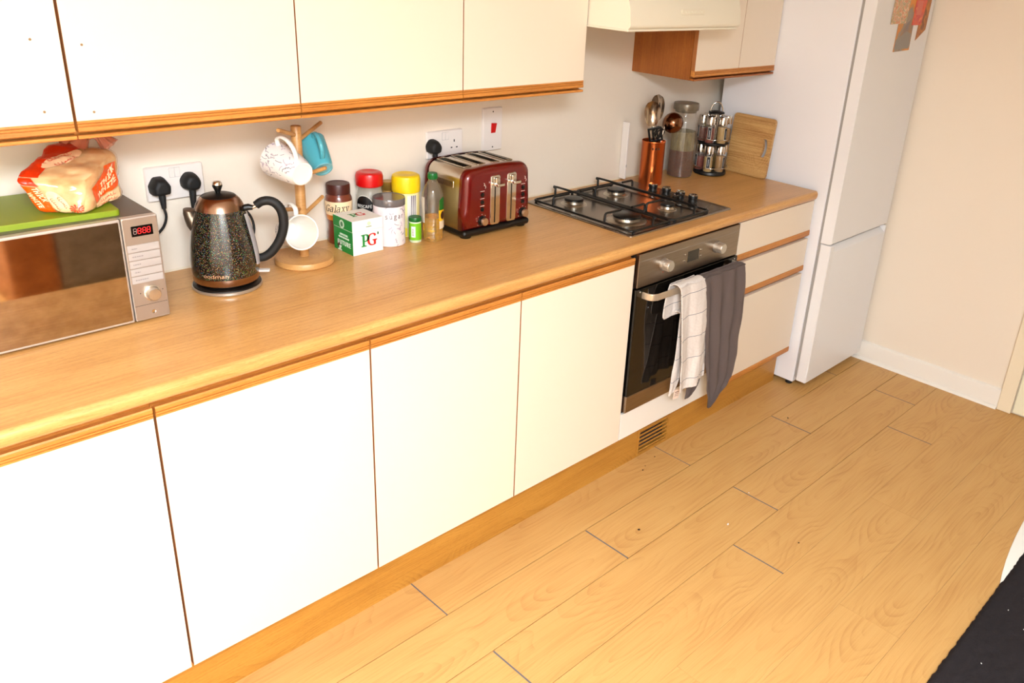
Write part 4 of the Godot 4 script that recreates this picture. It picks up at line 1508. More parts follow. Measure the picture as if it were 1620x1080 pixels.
func build_mug_tree():
	var c := Vector3(-0.928, WT, 0.142)
	var o = thing("mug_tree", "wooden mug tree with round base and six angled pegs", "mug tree", c)
	part(o, "base", turned([Vector2(0, 0.0002), Vector2(0.076, 0.0002), Vector2(0.080, 0.004), Vector2(0.080, 0.014), Vector2(0.077, 0.0185), Vector2(0.070, 0.020), Vector2(0, 0.020)], 48), M.peg)
	part(o, "post", turned([Vector2(0.0135, 0.0202), Vector2(0.0135, 0.378), Vector2(0.0125, 0.380), Vector2(0, 0.380)], 24), M.peg)
	var arms := [[Vector3(-0.974, 1.272, 0.176), Vector3(-1.012, 1.297, 0.207)], [Vector3(-0.880, 1.262, 0.104), Vector3(-0.820, 1.279, 0.085)], [Vector3(-0.905, 1.176, 0.165), Vector3(-0.888, 1.187, 0.215)], [Vector3(-0.955, 1.170, 0.120), Vector3(-0.985, 1.187, 0.075)], [Vector3(-0.97, 1.072, 0.18), Vector3(-1.022, 1.096, 0.222)], [Vector3(-0.885, 1.055, 0.105), Vector3(-0.836, 1.075, 0.10)]]
	for a in arms:
		var tip: Vector3 = a[1]
		var flat := Vector3(tip.x - c.x, 0, tip.z - c.z).normalized()
		var root := Vector3(c.x, tip.y - 0.028, c.z) + flat * 0.0125
		part(o, "peg", piped([root - c, root.lerp(tip, 0.5) - c, tip - flat * 0.002 - c, tip - c], [0.0055, 0.0055, 0.0055, 0.0042], 12), M.peg)
	var print_mat := flat_mat(Color.WHITE, 0.2)
	print_mat.albedo_texture = sprigs()
	print_mat.uv1_scale = Vector3(1, 1.0 / 0.13, 1)
	var white := flat_mat(Color(0.93, 0.90, 0.86), 0.2)
	# from the base towards the mouth
	mug("sprig_mug", "white mug with grey floral sprigs hanging by its handle from the top left peg", Vector3(-0.988, 1.196, 0.272), Vector3(-0.10, 0.16, -0.98), 0.112, 0.0305, 0.0475, print_mat, white, Vector3(-0.15, 1, 0.05))
	mug("turquoise_mug", "turquoise mug hanging mouth-down at the back right of the mug tree", Vector3(-0.868, 1.170, 0.168), Vector3(0.10, 0.62, -0.78), 0.098, 0.026, 0.0385, flat_mat(Color(0.32, 0.66, 0.71), 0.18), flat_mat(Color(0.45, 0.70, 0.74), 0.2), Vector3(-0.1, 1, 0.0))
	mug("pale_mug", "pale mug with its mouth facing forward, on the lowest left peg of the tree", Vector3(-0.992, 1.022, 0.168), Vector3(-0.06, 0.20, 0.97), 0.100, 0.030, 0.0465, print_mat, white, Vector3(0, 1, -0.2))


func sprigs(count := 110) -> ImageTexture:
	var w := 640
	var h := 256
	var im := Image.create(w, h, false, Image.FORMAT_RGB8)
	im.fill(Color(0.93, 0.90, 0.88))
	var r := RandomNumberGenerator.new()
	r.seed = 71
	for k in count:
		var p := Vector2(r.randf() * w, r.randf() * h)
		var d := Vector2.from_angle(r.randf() * TAU)
		var bend := r.randf_range(-0.06, 0.06)
		var c: Color = [Color(0.50, 0.48, 0.50), Color(0.60, 0.58, 0.60), Color(0.66, 0.58, 0.65), Color(0.55, 0.55, 0.58), Color(0.30, 0.29, 0.33)][r.randi() % 5]
		for s in r.randi_range(10, 34):
			p += d * 1.3
			d = d.rotated(bend)
			im.fill_rect(Rect2i(posmod(int(p.x), w), clampi(int(p.y), 0, h - 3), 3, 3), c)
			if s % 7 == 3 and k % 2 == 0:
				for e in 5:
					var q := p + d.rotated(1.2 if s % 2 == 0 else -1.2) * e * 1.6
					im.fill_rect(Rect2i(posmod(int(q.x), w), clampi(int(q.y), 0, h - 2), 2, 2), c)
		if k % 4 == 0:
			for e in 9:
				var q := p + Vector2.from_angle(TAU * e / 9) * 5
				im.fill_rect(Rect2i(posmod(int(q.x), w), clampi(int(q.y), 0, h - 3), 3, 3), c.lerp(Color(0.9, 0.8, 0.86), 0.3))
	im.generate_mipmaps()
	return ImageTexture.create_from_image(im)


func mug(called: String, label: String, base: Vector3, axis: Vector3, tall: float, r0: float, r1: float, outside: Material, inside: Material, handle: Vector3):
	axis = axis.normalized()
	var hd := (handle - axis * handle.dot(axis)).normalized()
	var o = thing(called, label, "mug", base)
	var b := Basis(hd, axis, hd.cross(axis))
	o.basis = b
	part(o, "foot", turned([Vector2(0, 0.003), Vector2(r0 * 0.78, 0.003), Vector2(r0 * 0.82, 0.0), Vector2(r0 * 0.97, 0.0), Vector2(r0, 0.003)], 40), inside)
	var out := [Vector2(r0, 0.003)]
	for k in range(1, 9):
		var w := k / 8.0
		out.append(Vector2(lerpf(r0, r1, pow(w, 0.62)), 0.003 + (tall - 0.003) * w))
	part(o, "body", turned(out, 40), outside)
	var ins := [Vector2(r1, tall), Vector2(r1 - 0.0012, tall + 0.0012), Vector2(r1 - 0.0034, tall)]
	for k in range(7, -1, -1):
		var w := k / 8.0
		ins.append(Vector2(lerpf(r0, r1, pow(w, 0.62)) - 0.0036, 0.006 + (tall - 0.006) * w))
	ins.append(Vector2(0, 0.006))
	part(o, "inside", turned(ins, 40), inside)
	var rad := func(y: float) -> float: return lerpf(r0, r1, pow(y / tall, 0.62))
	var hp := curve([Vector3(rad.call(tall * 0.84) - 0.002, tall * 0.84, 0), Vector3(rad.call(tall * 0.84) + 0.016, tall * 0.86, 0), Vector3(rad.call(tall * 0.6) + 0.031, tall * 0.66, 0), Vector3(rad.call(tall * 0.5) + 0.030, tall * 0.42, 0), Vector3(rad.call(tall * 0.3) + 0.018, tall * 0.24, 0), Vector3(rad.call(tall * 0.2) - 0.002, tall * 0.17, 0)], 6)
	var g := Geo.new()
	g.tube(hp, 0.0032, 12, false, Vector3(0, 0, 1), 1.0)
	for i in g.v.size():
		g.v[i].z *= 2.1
	part(o, "handle", g, inside if outside.albedo_texture else outside)


# ---------------------------------------------------------------- packets and jars

func label_band(c: Vector3, r0: float, r1: float, y0: float, y1: float, a0: float, a1: float, uv_v := 1.0) -> Geo:
	var g := Geo.new()
	var rows := []
	for j in 2:
		var row := PackedVector3Array()
		for i in 25:
			var a := lerpf(a0, a1, i / 24.0)
			var r := r0 if j == 0 else r1
			row.append(c + Vector3(cos(a) * r, y0 if j == 0 else y1, sin(a) * r))
		rows.append(row)
	g.sheet(rows)
	return g


# outline bent round a drum, a hair outside it
func drum_patch(where: Callable, outline: PackedVector2Array, lift := 0.0004) -> Geo:
	var g := Geo.new()
	var r := Rect2(outline[0], Vector2.ZERO)
	for p in outline:
		r = r.expand(p)
	var n := 12
	for i in n:
		var x0 := r.position.x + r.size.x * i / n
		var x1 := r.position.x + r.size.x * (i + 1) / n
		var cell := PackedVector2Array([Vector2(x0, r.position.y), Vector2(x1, r.position.y), Vector2(x1, r.end.y), Vector2(x0, r.end.y)])
		for piece in Geometry2D.intersect_polygons(cell, outline):
			var tr := Geometry2D.triangulate_polygon(piece)
			for k in range(0, tr.size(), 3):
				var w := []
				for m in 3:
					w.append(where.call(piece[tr[k + m]].x, piece[tr[k + m]].y, lift))
				var up: Vector3 = where.call(piece[tr[k]].x, piece[tr[k]].y, lift + 0.01) - w[0]
				var nn := up.normalized()
				g.tri(g.add(w[0], nn), g.add(w[1], nn), g.add(w[2], nn))
	return g


func oval_poly(c: Vector2, rx: float, ry: float, seg := 28) -> PackedVector2Array:
	var q := PackedVector2Array()
	for k in seg:
		q.append(c + Vector2(cos(TAU * k / seg) * rx, sin(TAU * k / seg) * ry))
	return q


func build_groceries():
	var face := 2.16     # angle, from x towards z, at which a jar looks at the viewer
	# tea box
	var c := Vector3(-0.7465, WT, 0.133)
	var o = thing("tea_box", "green and cream cube-shaped tea bag box in front of the jars", "box", c)
	var s := 0.101
	var cream := flat_mat(Color(0.97, 0.955, 0.91), 0.45)
	var green := flat_mat(Color(0.02, 0.52, 0.20), 0.45)
	var red := flat_mat(Color(0.80, 0.08, 0.08), 0.5)
	part(o, "carton", span(Vector3(-s / 2, 0.0003, -s / 2), Vector3(s / 2, 0.0705, s / 2), 0.0012, 1), cream)
	var lid := part(o, "lid", span(Vector3(-s / 2 - 0.0006, 0.0712, -s / 2 - 0.0006), Vector3(s / 2 + 0.0006, 0.1035, s / 2 + 0.0006), 0.0012, 1), cream)
	var lf := facing(Vector3(-s / 2, 0.036, 0), Vector3(0, 0, 1), Vector3.UP)
	part(o, "side_print", plate(PackedVector2Array([Vector2(-0.0495, -0.035), Vector2(0.0495, -0.035), Vector2(0.0495, 0.0342), Vector2(-0.0495, 0.0342)]), lf, 0.0003), green, "green printed side")
	var lf2 := facing(Vector3(-s / 2 - 0.0006, 0.0874, 0), Vector3(0, 0, 1), Vector3.UP)
	part(lid, "side_print", plate(PackedVector2Array([Vector2(-0.0498, -0.0155), Vector2(0.0498, -0.0155), Vector2(0.0498, 0.0155), Vector2(-0.0498, 0.0155)]), lf2, 0.0003), green, "green printed side")
	part(lid, "round_emblem", plate(disc_poly(0.0125), lf2.translated_local(Vector3(-0.004, -0.003, 0.0003)), 0.0002), flat_mat(Color(0.80, 0.88, 0.78), 0.5))
	part(lid, "emblem_mark", plate(oval_poly(Vector2.ZERO, 0.0065, 0.0075), lf2.translated_local(Vector3(-0.004, -0.003, 0.0005)), 0.0002), flat_mat(Color(0.28, 0.48, 0.32), 0.5))
	var white := flat_mat(Color(0.88, 0.93, 0.86), 0.5)
	for w in [["SUPPORTING", 0.0062, 0.017, 0.8], ["FUTURE", 0.0145, -0.0085, 0.95]]:
		var g := Geo.new()
		g.text(w[0], "Droid Sans", w[1], on_plane(lf.translated_local(Vector3(0.0035, w[2], 0.0006))), 0.0002, 0.0, true, w[3])
		part(o, "lettering", g, white)
	var worn := Geo.new()   # a line of print too small to read
	for k in 15:
		worn.rbox(Vector3(-0.0265 + k * 0.0037, 0.0085, 0.0006), Vector3(0.0028, 0.0036 + 0.0012 * (k * 5 % 3), 0.0003))
	worn.xf(lf.translated_local(Vector3(0.0035, 0, 0)))
	part(o, "small_print", worn, white)
	part(o, "bean_print", plate(oval_poly(Vector2(-0.025, -0.016), 0.0085, 0.012), lf.translated_local(Vector3(0, 0, 0.0003)), 0.0002), flat_mat(Color(0.25, 0.07, 0.03), 0.5))
	part(o, "cup_print", plate(PackedVector2Array([Vector2(-0.031, -0.034), Vector2(-0.009, -0.034), Vector2(-0.009, -0.0315), Vector2(-0.016, -0.029), Vector2(-0.011, -0.022), Vector2(-0.012, -0.018), Vector2(-0.023, -0.020), Vector2(-0.023, -0.029), Vector2(-0.031, -0.0315)]), lf.translated_local(Vector3(0, 0, 0.0005)), 0.0002), white)
	var ff := facing(Vector3(0, 0.034, s / 2), Vector3(1, 0, 0), Vector3.UP)
	for w in [["P", -0.011, green, 0.038], ["G", 0.0125, red, 0.038]]:
		var g := Geo.new()
		g.text(w[0], "Droid Serif", w[3], on_plane(ff.translated_local(Vector3(w[1] + 0.0, 0.007, 0.0003))), 0.0002, 0.0, true, 0.9)
		part(o, "lettering", g, w[2], "large %s letter" % ("green" if w[0] == "P" else "red"))
	part(o, "leaf_print", plate(oval_poly(Vector2(0.0, 0.0), 0.0025, 0.0045), ff.translated_local(Vector3(0.0335, 0.0225, 0.0003)), 0.0002), flat_mat(Color(0.10, 0.35, 0.16), 0.5))
	var tf := facing(Vector3(0, 0.1035, 0), Vector3(1, 0, 0), Vector3(0, 0, -1))
	for w in [["P", -0.012, green], ["G", 0.010, red]]:
		var g := Geo.new()
		g.text(w[0], "Droid Serif", 0.030, on_plane(tf.translated_local(Vector3(w[1], 0.004, 0.0003))), 0.0002, 0.0, true, 1.0)
		part(lid, "lettering", g, w[2])
	var fl := facing(Vector3(0, 0.0874, s / 2 + 0.0006), Vector3(1, 0, 0), Vector3.UP)
	part(lid, "pale_emblem", plate(disc_poly(0.006), fl.translated_local(Vector3(0.004, 0.003, 0)), 0.0003), flat_mat(Color(0.80, 0.86, 0.72), 0.5))
	part(lid, "pale_emblem", plate(PackedVector2Array([Vector2(-0.006, -0.0045), Vector2(0.012, -0.0045), Vector2(0.012, -0.0075), Vector2(-0.006, -0.0075)]), fl, 0.0003), flat_mat(Color(0.62, 0.66, 0.52), 0.5))
	# hot chocolate jar: waisted, brown cap
	c = Vector3(-0.752, WT, 0.042)
	o = thing("chocolate_jar", "brown hot chocolate jar with brown cap behind the tea box", "jar", c)
	var choc := flat_mat(Color(0.42, 0.15, 0.05), 0.15)
	choc.clearcoat_enabled = true
	choc.clearcoat = 0.6
	part(o, "body", turned([Vector2(0, 0.0003), Vector2(0.034, 0.0003), Vector2(0.037, 0.004), Vector2(0.037, 0.03), Vector2(0.034, 0.05), Vector2(0.0335, 0.062), Vector2(0.036, 0.08), Vector2(0.0385, 0.10), Vector2(0.0395, 0.125), Vector2(0.0385, 0.138), Vector2(0.0345, 0.146), Vector2(0.033, 0.150)], 40), choc)
	part(o, "cap", turned([Vector2(0.0335, 0.150), Vector2(0.0345, 0.151), Vector2(0.0345, 0.176), Vector2(0.033, 0.180), Vector2(0.027, 0.1805), Vector2(0.026, 0.1795), Vector2(0, 0.1795)], 40), flat_mat(Color(0.27, 0.085, 0.05), 0.4))
	var lb := turned([Vector2(0.0378, 0.090), Vector2(0.0388, 0.100), Vector2(0.0398, 0.125), Vector2(0.0394, 0.131)], 40)
	part(o, "label", lb, flat_mat(Color(0.95, 0.83, 0.66), 0.4), "cream paper label")
	part(o, "label_band", turned([Vector2(0.0355, 0.074), Vector2(0.0365, 0.080), Vector2(0.0379, 0.091), Vector2(0.0381, 0.094)], 40), flat_mat(Color(0.78, 0.45, 0.12), 0.35), "golden band of the label")
	var g := Geo.new()
	g.text("Galaxy", "Droid Serif", 0.0215, on_drum(Vector3(0, 0.1115, 0), 0.0396, 2.26), 0.0003, 0.28, false, 0.78)
	part(o, "lettering", g, flat_mat(Color(0.14, 0.05, 0.02), 0.5))
	# instant coffee jar, nearly empty
	c = Vector3(-0.645, WT, 0.0435)
	o = thing("coffee_jar", "glass instant coffee jar with bright red lid behind the sugar tin", "jar", c)
	part(o, "body", turned([Vector2(0, 0.0003), Vector2(0.036, 0.0003), Vector2(0.040, 0.004), Vector2(0.0405, 0.10), Vector2(0.0405, 0.125), Vector2(0.037, 0.142), Vector2(0.0355, 0.146), Vector2(0.0355, 0.161)], 40), glass(Color(0.86, 0.84, 0.78, 0.25)), "clear glass")
	part(o, "coffee", turned([Vector2(0, 0.004), Vector2(0.0365, 0.004), Vector2(0.0375, 0.045), Vector2(0, 0.05)], 32), flat_mat(Color(0.16, 0.07, 0.03), 0.9), "dark coffee granules")
	part(o, "lid", turned([Vector2(0.0375, 0.158), Vector2(0.0405, 0.161), Vector2(0.0412, 0.170), Vector2(0.0412, 0.188), Vector2(0.0385, 0.197), Vector2(0.033, 0.2005), Vector2(0.022, 0.2015), Vector2(0.02, 0.2005), Vector2(0, 0.2005)], 40), flat_mat(Color(0.80, 0.03, 0.04), 0.3), "glossy red lid")
	var dr := on_drum(Vector3(0, 0.102, 0), 0.0407, 2.62)
	part(o, "label", drum_patch(dr, oval_poly(Vector2.ZERO, 0.030, 0.034)), flat_mat(Color(0.88, 0.85, 0.80), 0.4), "white label rim")
	part(o, "label_centre", drum_patch(dr, oval_poly(Vector2(0, 0), 0.0278, 0.0318), 0.0007), flat_mat(Color(0.05, 0.03, 0.03), 0.4), "black oval label")
	g = Geo.new()
	g.text("NESCAFÉ", "Droid Sans", 0.0095, dr, 0.001, 0.0, true, 0.9)
	part(o, "lettering", g, flat_mat(Color(0.9, 0.88, 0.84), 0.4))
	# sugar tin
	c = Vector3(-0.640, WT, 0.136)
	o = thing("sugar_tin", "white sugar tin with grey sprigs and grey lid, right of the tea box", "tin", c)
	var tm := flat_mat(Color.WHITE, 0.35)
	tm.albedo_texture = sprigs(55)
	tm.albedo_color = Color(0.99, 0.95, 0.97)
	tm.uv1_scale = Vector3(1, 1.0 / 0.13, 1)
	part(o, "body", turned([Vector2(0, 0.0003), Vector2(0.0455, 0.0003), Vector2(0.0468, 0.0015), Vector2(0.0468, 0.121), Vector2(0.046, 0.122)], 48), tm)
	part(o, "lid", turned([Vector2(0.0475, 0.1215), Vector2(0.0482, 0.1225), Vector2(0.0482, 0.141), Vector2(0.0472, 0.1435), Vector2(0.0455, 0.1435), Vector2(0.0445, 0.1425), Vector2(0, 0.1425)], 48), flat_mat(Color(0.47, 0.45, 0.45), 0.16, 0.35), "shiny grey lid")
	g = Geo.new()
	g.text("s u g a r", "Droid Sans", 0.0150, on_drum(Vector3(0, 0.0935, 0), 0.047, face - 0.36), 0.0003, 0.0, false, 0.8)
	part(o, "lettering", g, flat_mat(Color(0.25, 0.235, 0.24), 0.5))
	# yellow-lidded tub
	c = Vector3(-0.547, WT, 0.093)
	o = thing("yellow_lid_tub", "round tub with big yellow lid between sugar tin and oil bottle", "tub", c)
	part(o, "body", turned([Vector2(0, 0.0003), Vector2(0.039, 0.0003), Vector2(0.041, 0.003), Vector2(0.0405, 0.135), Vector2(0.039, 0.140)], 40), flat_mat(Color(0.96, 0.90, 0.62), 0.4))
	part(o, "lid", turned([Vector2(0.041, 0.1375), Vector2(0.0432, 0.139), Vector2(0.0436, 0.143), Vector2(0.0436, 0.178), Vector2(0.0415, 0.187), Vector2(0.036, 0.1905), Vector2(0.027, 0.191), Vector2(0.024, 0.1895), Vector2(0, 0.1895)], 40), flat_mat(Color(0.95, 0.80, 0.05), 0.35), "large yellow lid")
	dr = on_drum(Vector3(0, 0.07, 0), 0.0412, face)
	part(o, "label_panel", drum_patch(dr, PackedVector2Array([Vector2(0.002, -0.04), Vector2(0.033, -0.04), Vector2(0.033, 0.062), Vector2(0.002, 0.062)])), flat_mat(Color(0.88, 0.86, 0.84), 0.4), "white label panel")
	for k in 3:
		part(o, "label_stripe", drum_patch(dr, PackedVector2Array([Vector2(0.014 + k * 0.006, -0.04), Vector2(0.016 + k * 0.006, -0.04), Vector2(0.0155 + k * 0.006, 0.02), Vector2(0.018 + k * 0.006, 0.062), Vector2(0.0145 + k * 0.006, 0.062), Vector2(0.0135 + k * 0.006, 0.02)]), 0.0008), flat_mat(Color(0.42, 0.36, 0.40), 0.5))
	part(o, "label_spot", drum_patch(dr, oval_poly(Vector2(-0.016, 0.012), 0.009, 0.007), 0.0008), flat_mat(Color(0.93, 0.60, 0.30), 0.5), "orange printed spot")
	part(o, "label_foot", drum_patch(dr, PackedVector2Array([Vector2(-0.035, -0.066), Vector2(0.0, -0.066), Vector2(0.0, -0.04), Vector2(-0.035, -0.04)]), 0.0008), flat_mat(Color(0.95, 0.82, 0.10), 0.5), "yellow foot of the label")
	# small gold-lidded jar behind
	c = Vector3(-0.566, WT, 0.024)
	o = thing("small_jar", "small jar with gold lid half hidden between red and yellow lids", "jar", c)
	part(o, "body", turned([Vector2(0, 0.0003), Vector2(0.020, 0.0003), Vector2(0.021, 0.003), Vector2(0.021, 0.115), Vector2(0.018, 0.122), Vector2(0.018, 0.13)], 28), flat_mat(Color(0.72, 0.55, 0.30), 0.25))
	part(o, "lid", turned([Vector2(0.0195, 0.1295), Vector2(0.0205, 0.131), Vector2(0.0205, 0.1545), Vector2(0.019, 0.156), Vector2(0, 0.156)], 28), flat_mat(Color(0.70, 0.55, 0.25), 0.3, 0.7), "gold lid")
	# sweetener tube
	c = Vector3(-0.572, WT, 0.172)
	o = thing("sweetener_tub", "little green-capped sweetener tub in front of the yellow-lid tub", "tub", c)
	part(o, "body", turned([Vector2(0, 0.0003), Vector2(0.0175, 0.0003), Vector2(0.0188, 0.002), Vector2(0.0188, 0.063), Vector2(0.0175, 0.066)], 28), flat_mat(Color(0.80, 0.85, 0.72), 0.3))
	part(o, "label", turned([Vector2(0.0190, 0.0085), Vector2(0.0190, 0.0615)], 28), flat_mat(Color(0.45, 0.72, 0.10), 0.35), "lime green label")
	part(o, "cap", turned([Vector2(0.0185, 0.0655), Vector2(0.0195, 0.067), Vector2(0.0195, 0.076), Vector2(0.0185, 0.0785), Vector2(0.014, 0.079), Vector2(0.013, 0.078), Vector2(0, 0.078)], 28), flat_mat(Color(0.03, 0.36, 0.12), 0.35), "dark green cap")
	dr = on_drum(Vector3(0, 0.035, 0), 0.0191, face)
	part(o, "label_panel", drum_patch(dr, PackedVector2Array([Vector2(-0.013, -0.017), Vector2(0.0, -0.017), Vector2(0.0, 0.017), Vector2(-0.013, 0.017)])), flat_mat(Color(0.92, 0.92, 0.88), 0.4), "white printed panel")
	g = Geo.new()
	for k in 9:
		var h: Geo = drum_patch(dr, PackedVector2Array([Vector2(-0.0105, -0.012 + k * 0.0026), Vector2(-0.0035 - 0.001 * (k % 3), -0.012 + k * 0.0026), Vector2(-0.0035 - 0.001 * (k % 3), -0.0108 + k * 0.0026), Vector2(-0.0105, -0.0108 + k * 0.0026)]), 0.0007)
		for i in h.idx:
			g.idx.append(i + g.v.size())
		g.v.append_array(h.v)
		g.n.append_array(h.n)
		g.t.append_array(h.t)
	part(o, "print_lines", g, flat_mat(Color(0.5, 0.5, 0.46), 0.5))
	# oil bottle
	c = Vector3(-0.519, WT, 0.190)
	o = thing("oil_bottle", "clear plastic sunflower oil bottle with green cap, one third full", "bottle", c)
	var pr := [Vector2(0, 0.0003), Vector2(0.029, 0.0003), Vector2(0.0325, 0.004)]
	for k in 5:
		var y := 0.012 + k * 0.0125
		pr.append_array([Vector2(0.0328, y), Vector2(0.0328, y + 0.006), Vector2(0.0310, y + 0.0085), Vector2(0.0310, y + 0.0105)])
	for q in [Vector2(0.0328, 0.076), Vector2(0.0325, 0.13), Vector2(0.031, 0.148), Vector2(0.025, 0.166), Vector2(0.0165, 0.181), Vector2(0.013, 0.188), Vector2(0.0128, 0.195)]:
		pr.append(q)
	part(o, "bottle_wall", turned(pr, 40), M.clear_plastic, "clear ribbed plastic")
	var om := flat_mat(Color(1.0, 0.78, 0.14, 0.12), 0.03)
	om.transparency = BaseMaterial3D.TRANSPARENCY_ALPHA
	om.refraction_enabled = true
	om.refraction_scale = 0.047
	part(o, "oil", turned([Vector2(0, 0.002), Vector2(0.028, 0.002), Vector2(0.0305, 0.006), Vector2(0.0305, 0.0755), Vector2(0, 0.0757)], 40), om, "golden oil")
	g = turned([Vector2(0.0138, 0.1925), Vector2(0.0147, 0.194), Vector2(0.0147, 0.208), Vector2(0.0138, 0.2105), Vector2(0, 0.211)], 28)
	for k in 28:
		var a := TAU * k / 28
		g.rbox(Vector3(cos(a) * 0.0147, 0.2, sin(a) * 0.0147), Vector3(0.0009, 0.011, 0.0009))
	part(o, "cap", g, flat_mat(Color(0.03, 0.40, 0.16), 0.35), "green screw cap")
	dr = on_drum(Vector3(0, 0.105, 0), 0.0331, face - 1.0)
	part(o, "label", drum_patch(dr, PackedVector2Array([Vector2(-0.014, -0.062), Vector2(0.014, -0.06), Vector2(0.016, 0.0), Vector2(0.013, 0.028), Vector2(0.0, 0.036), Vector2(-0.013, 0.028), Vector2(-0.016, 0.0)])), flat_mat(Color(0.93, 0.70, 0.08), 0.35), "yellow sunflower label")
	part(o, "label_top", drum_patch(dr, PackedVector2Array([Vector2(-0.0155, -0.004), Vector2(0.0155, -0.004), Vector2(0.0135, 0.028), Vector2(0.0, 0.037), Vector2(-0.0135, 0.028)]), 0.0008), flat_mat(Color(0.05, 0.38, 0.10), 0.35), "green head of the label")
	part(o, "flower_heart", drum_patch(dr, oval_poly(Vector2(0, -0.021), 0.0095, 0.0125), 0.0009), flat_mat(Color(0.22, 0.09, 0.04), 0.5), "dark flower centre")
	part(o, "label_foot", drum_patch(dr, PackedVector2Array([Vector2(-0.014, -0.063), Vector2(0.014, -0.061), Vector2(0.0145, -0.038), Vector2(-0.0145, -0.038)]), 0.0009), flat_mat(Color(0.87, 0.78, 0.66), 0.4), "pale foot of the label")
	dr = on_drum(Vector3(0, 0.105, 0), 0.0331, face + 1.35)
	part(o, "back_label", drum_patch(dr, PackedVector2Array([Vector2(-0.016, -0.045), Vector2(0.016, -0.045), Vector2(0.016, 0.035), Vector2(-0.016, 0.035)])), flat_mat(Color(0.85, 0.80, 0.72), 0.4), "white back label")


# ---------------------------------------------------------------- toaster

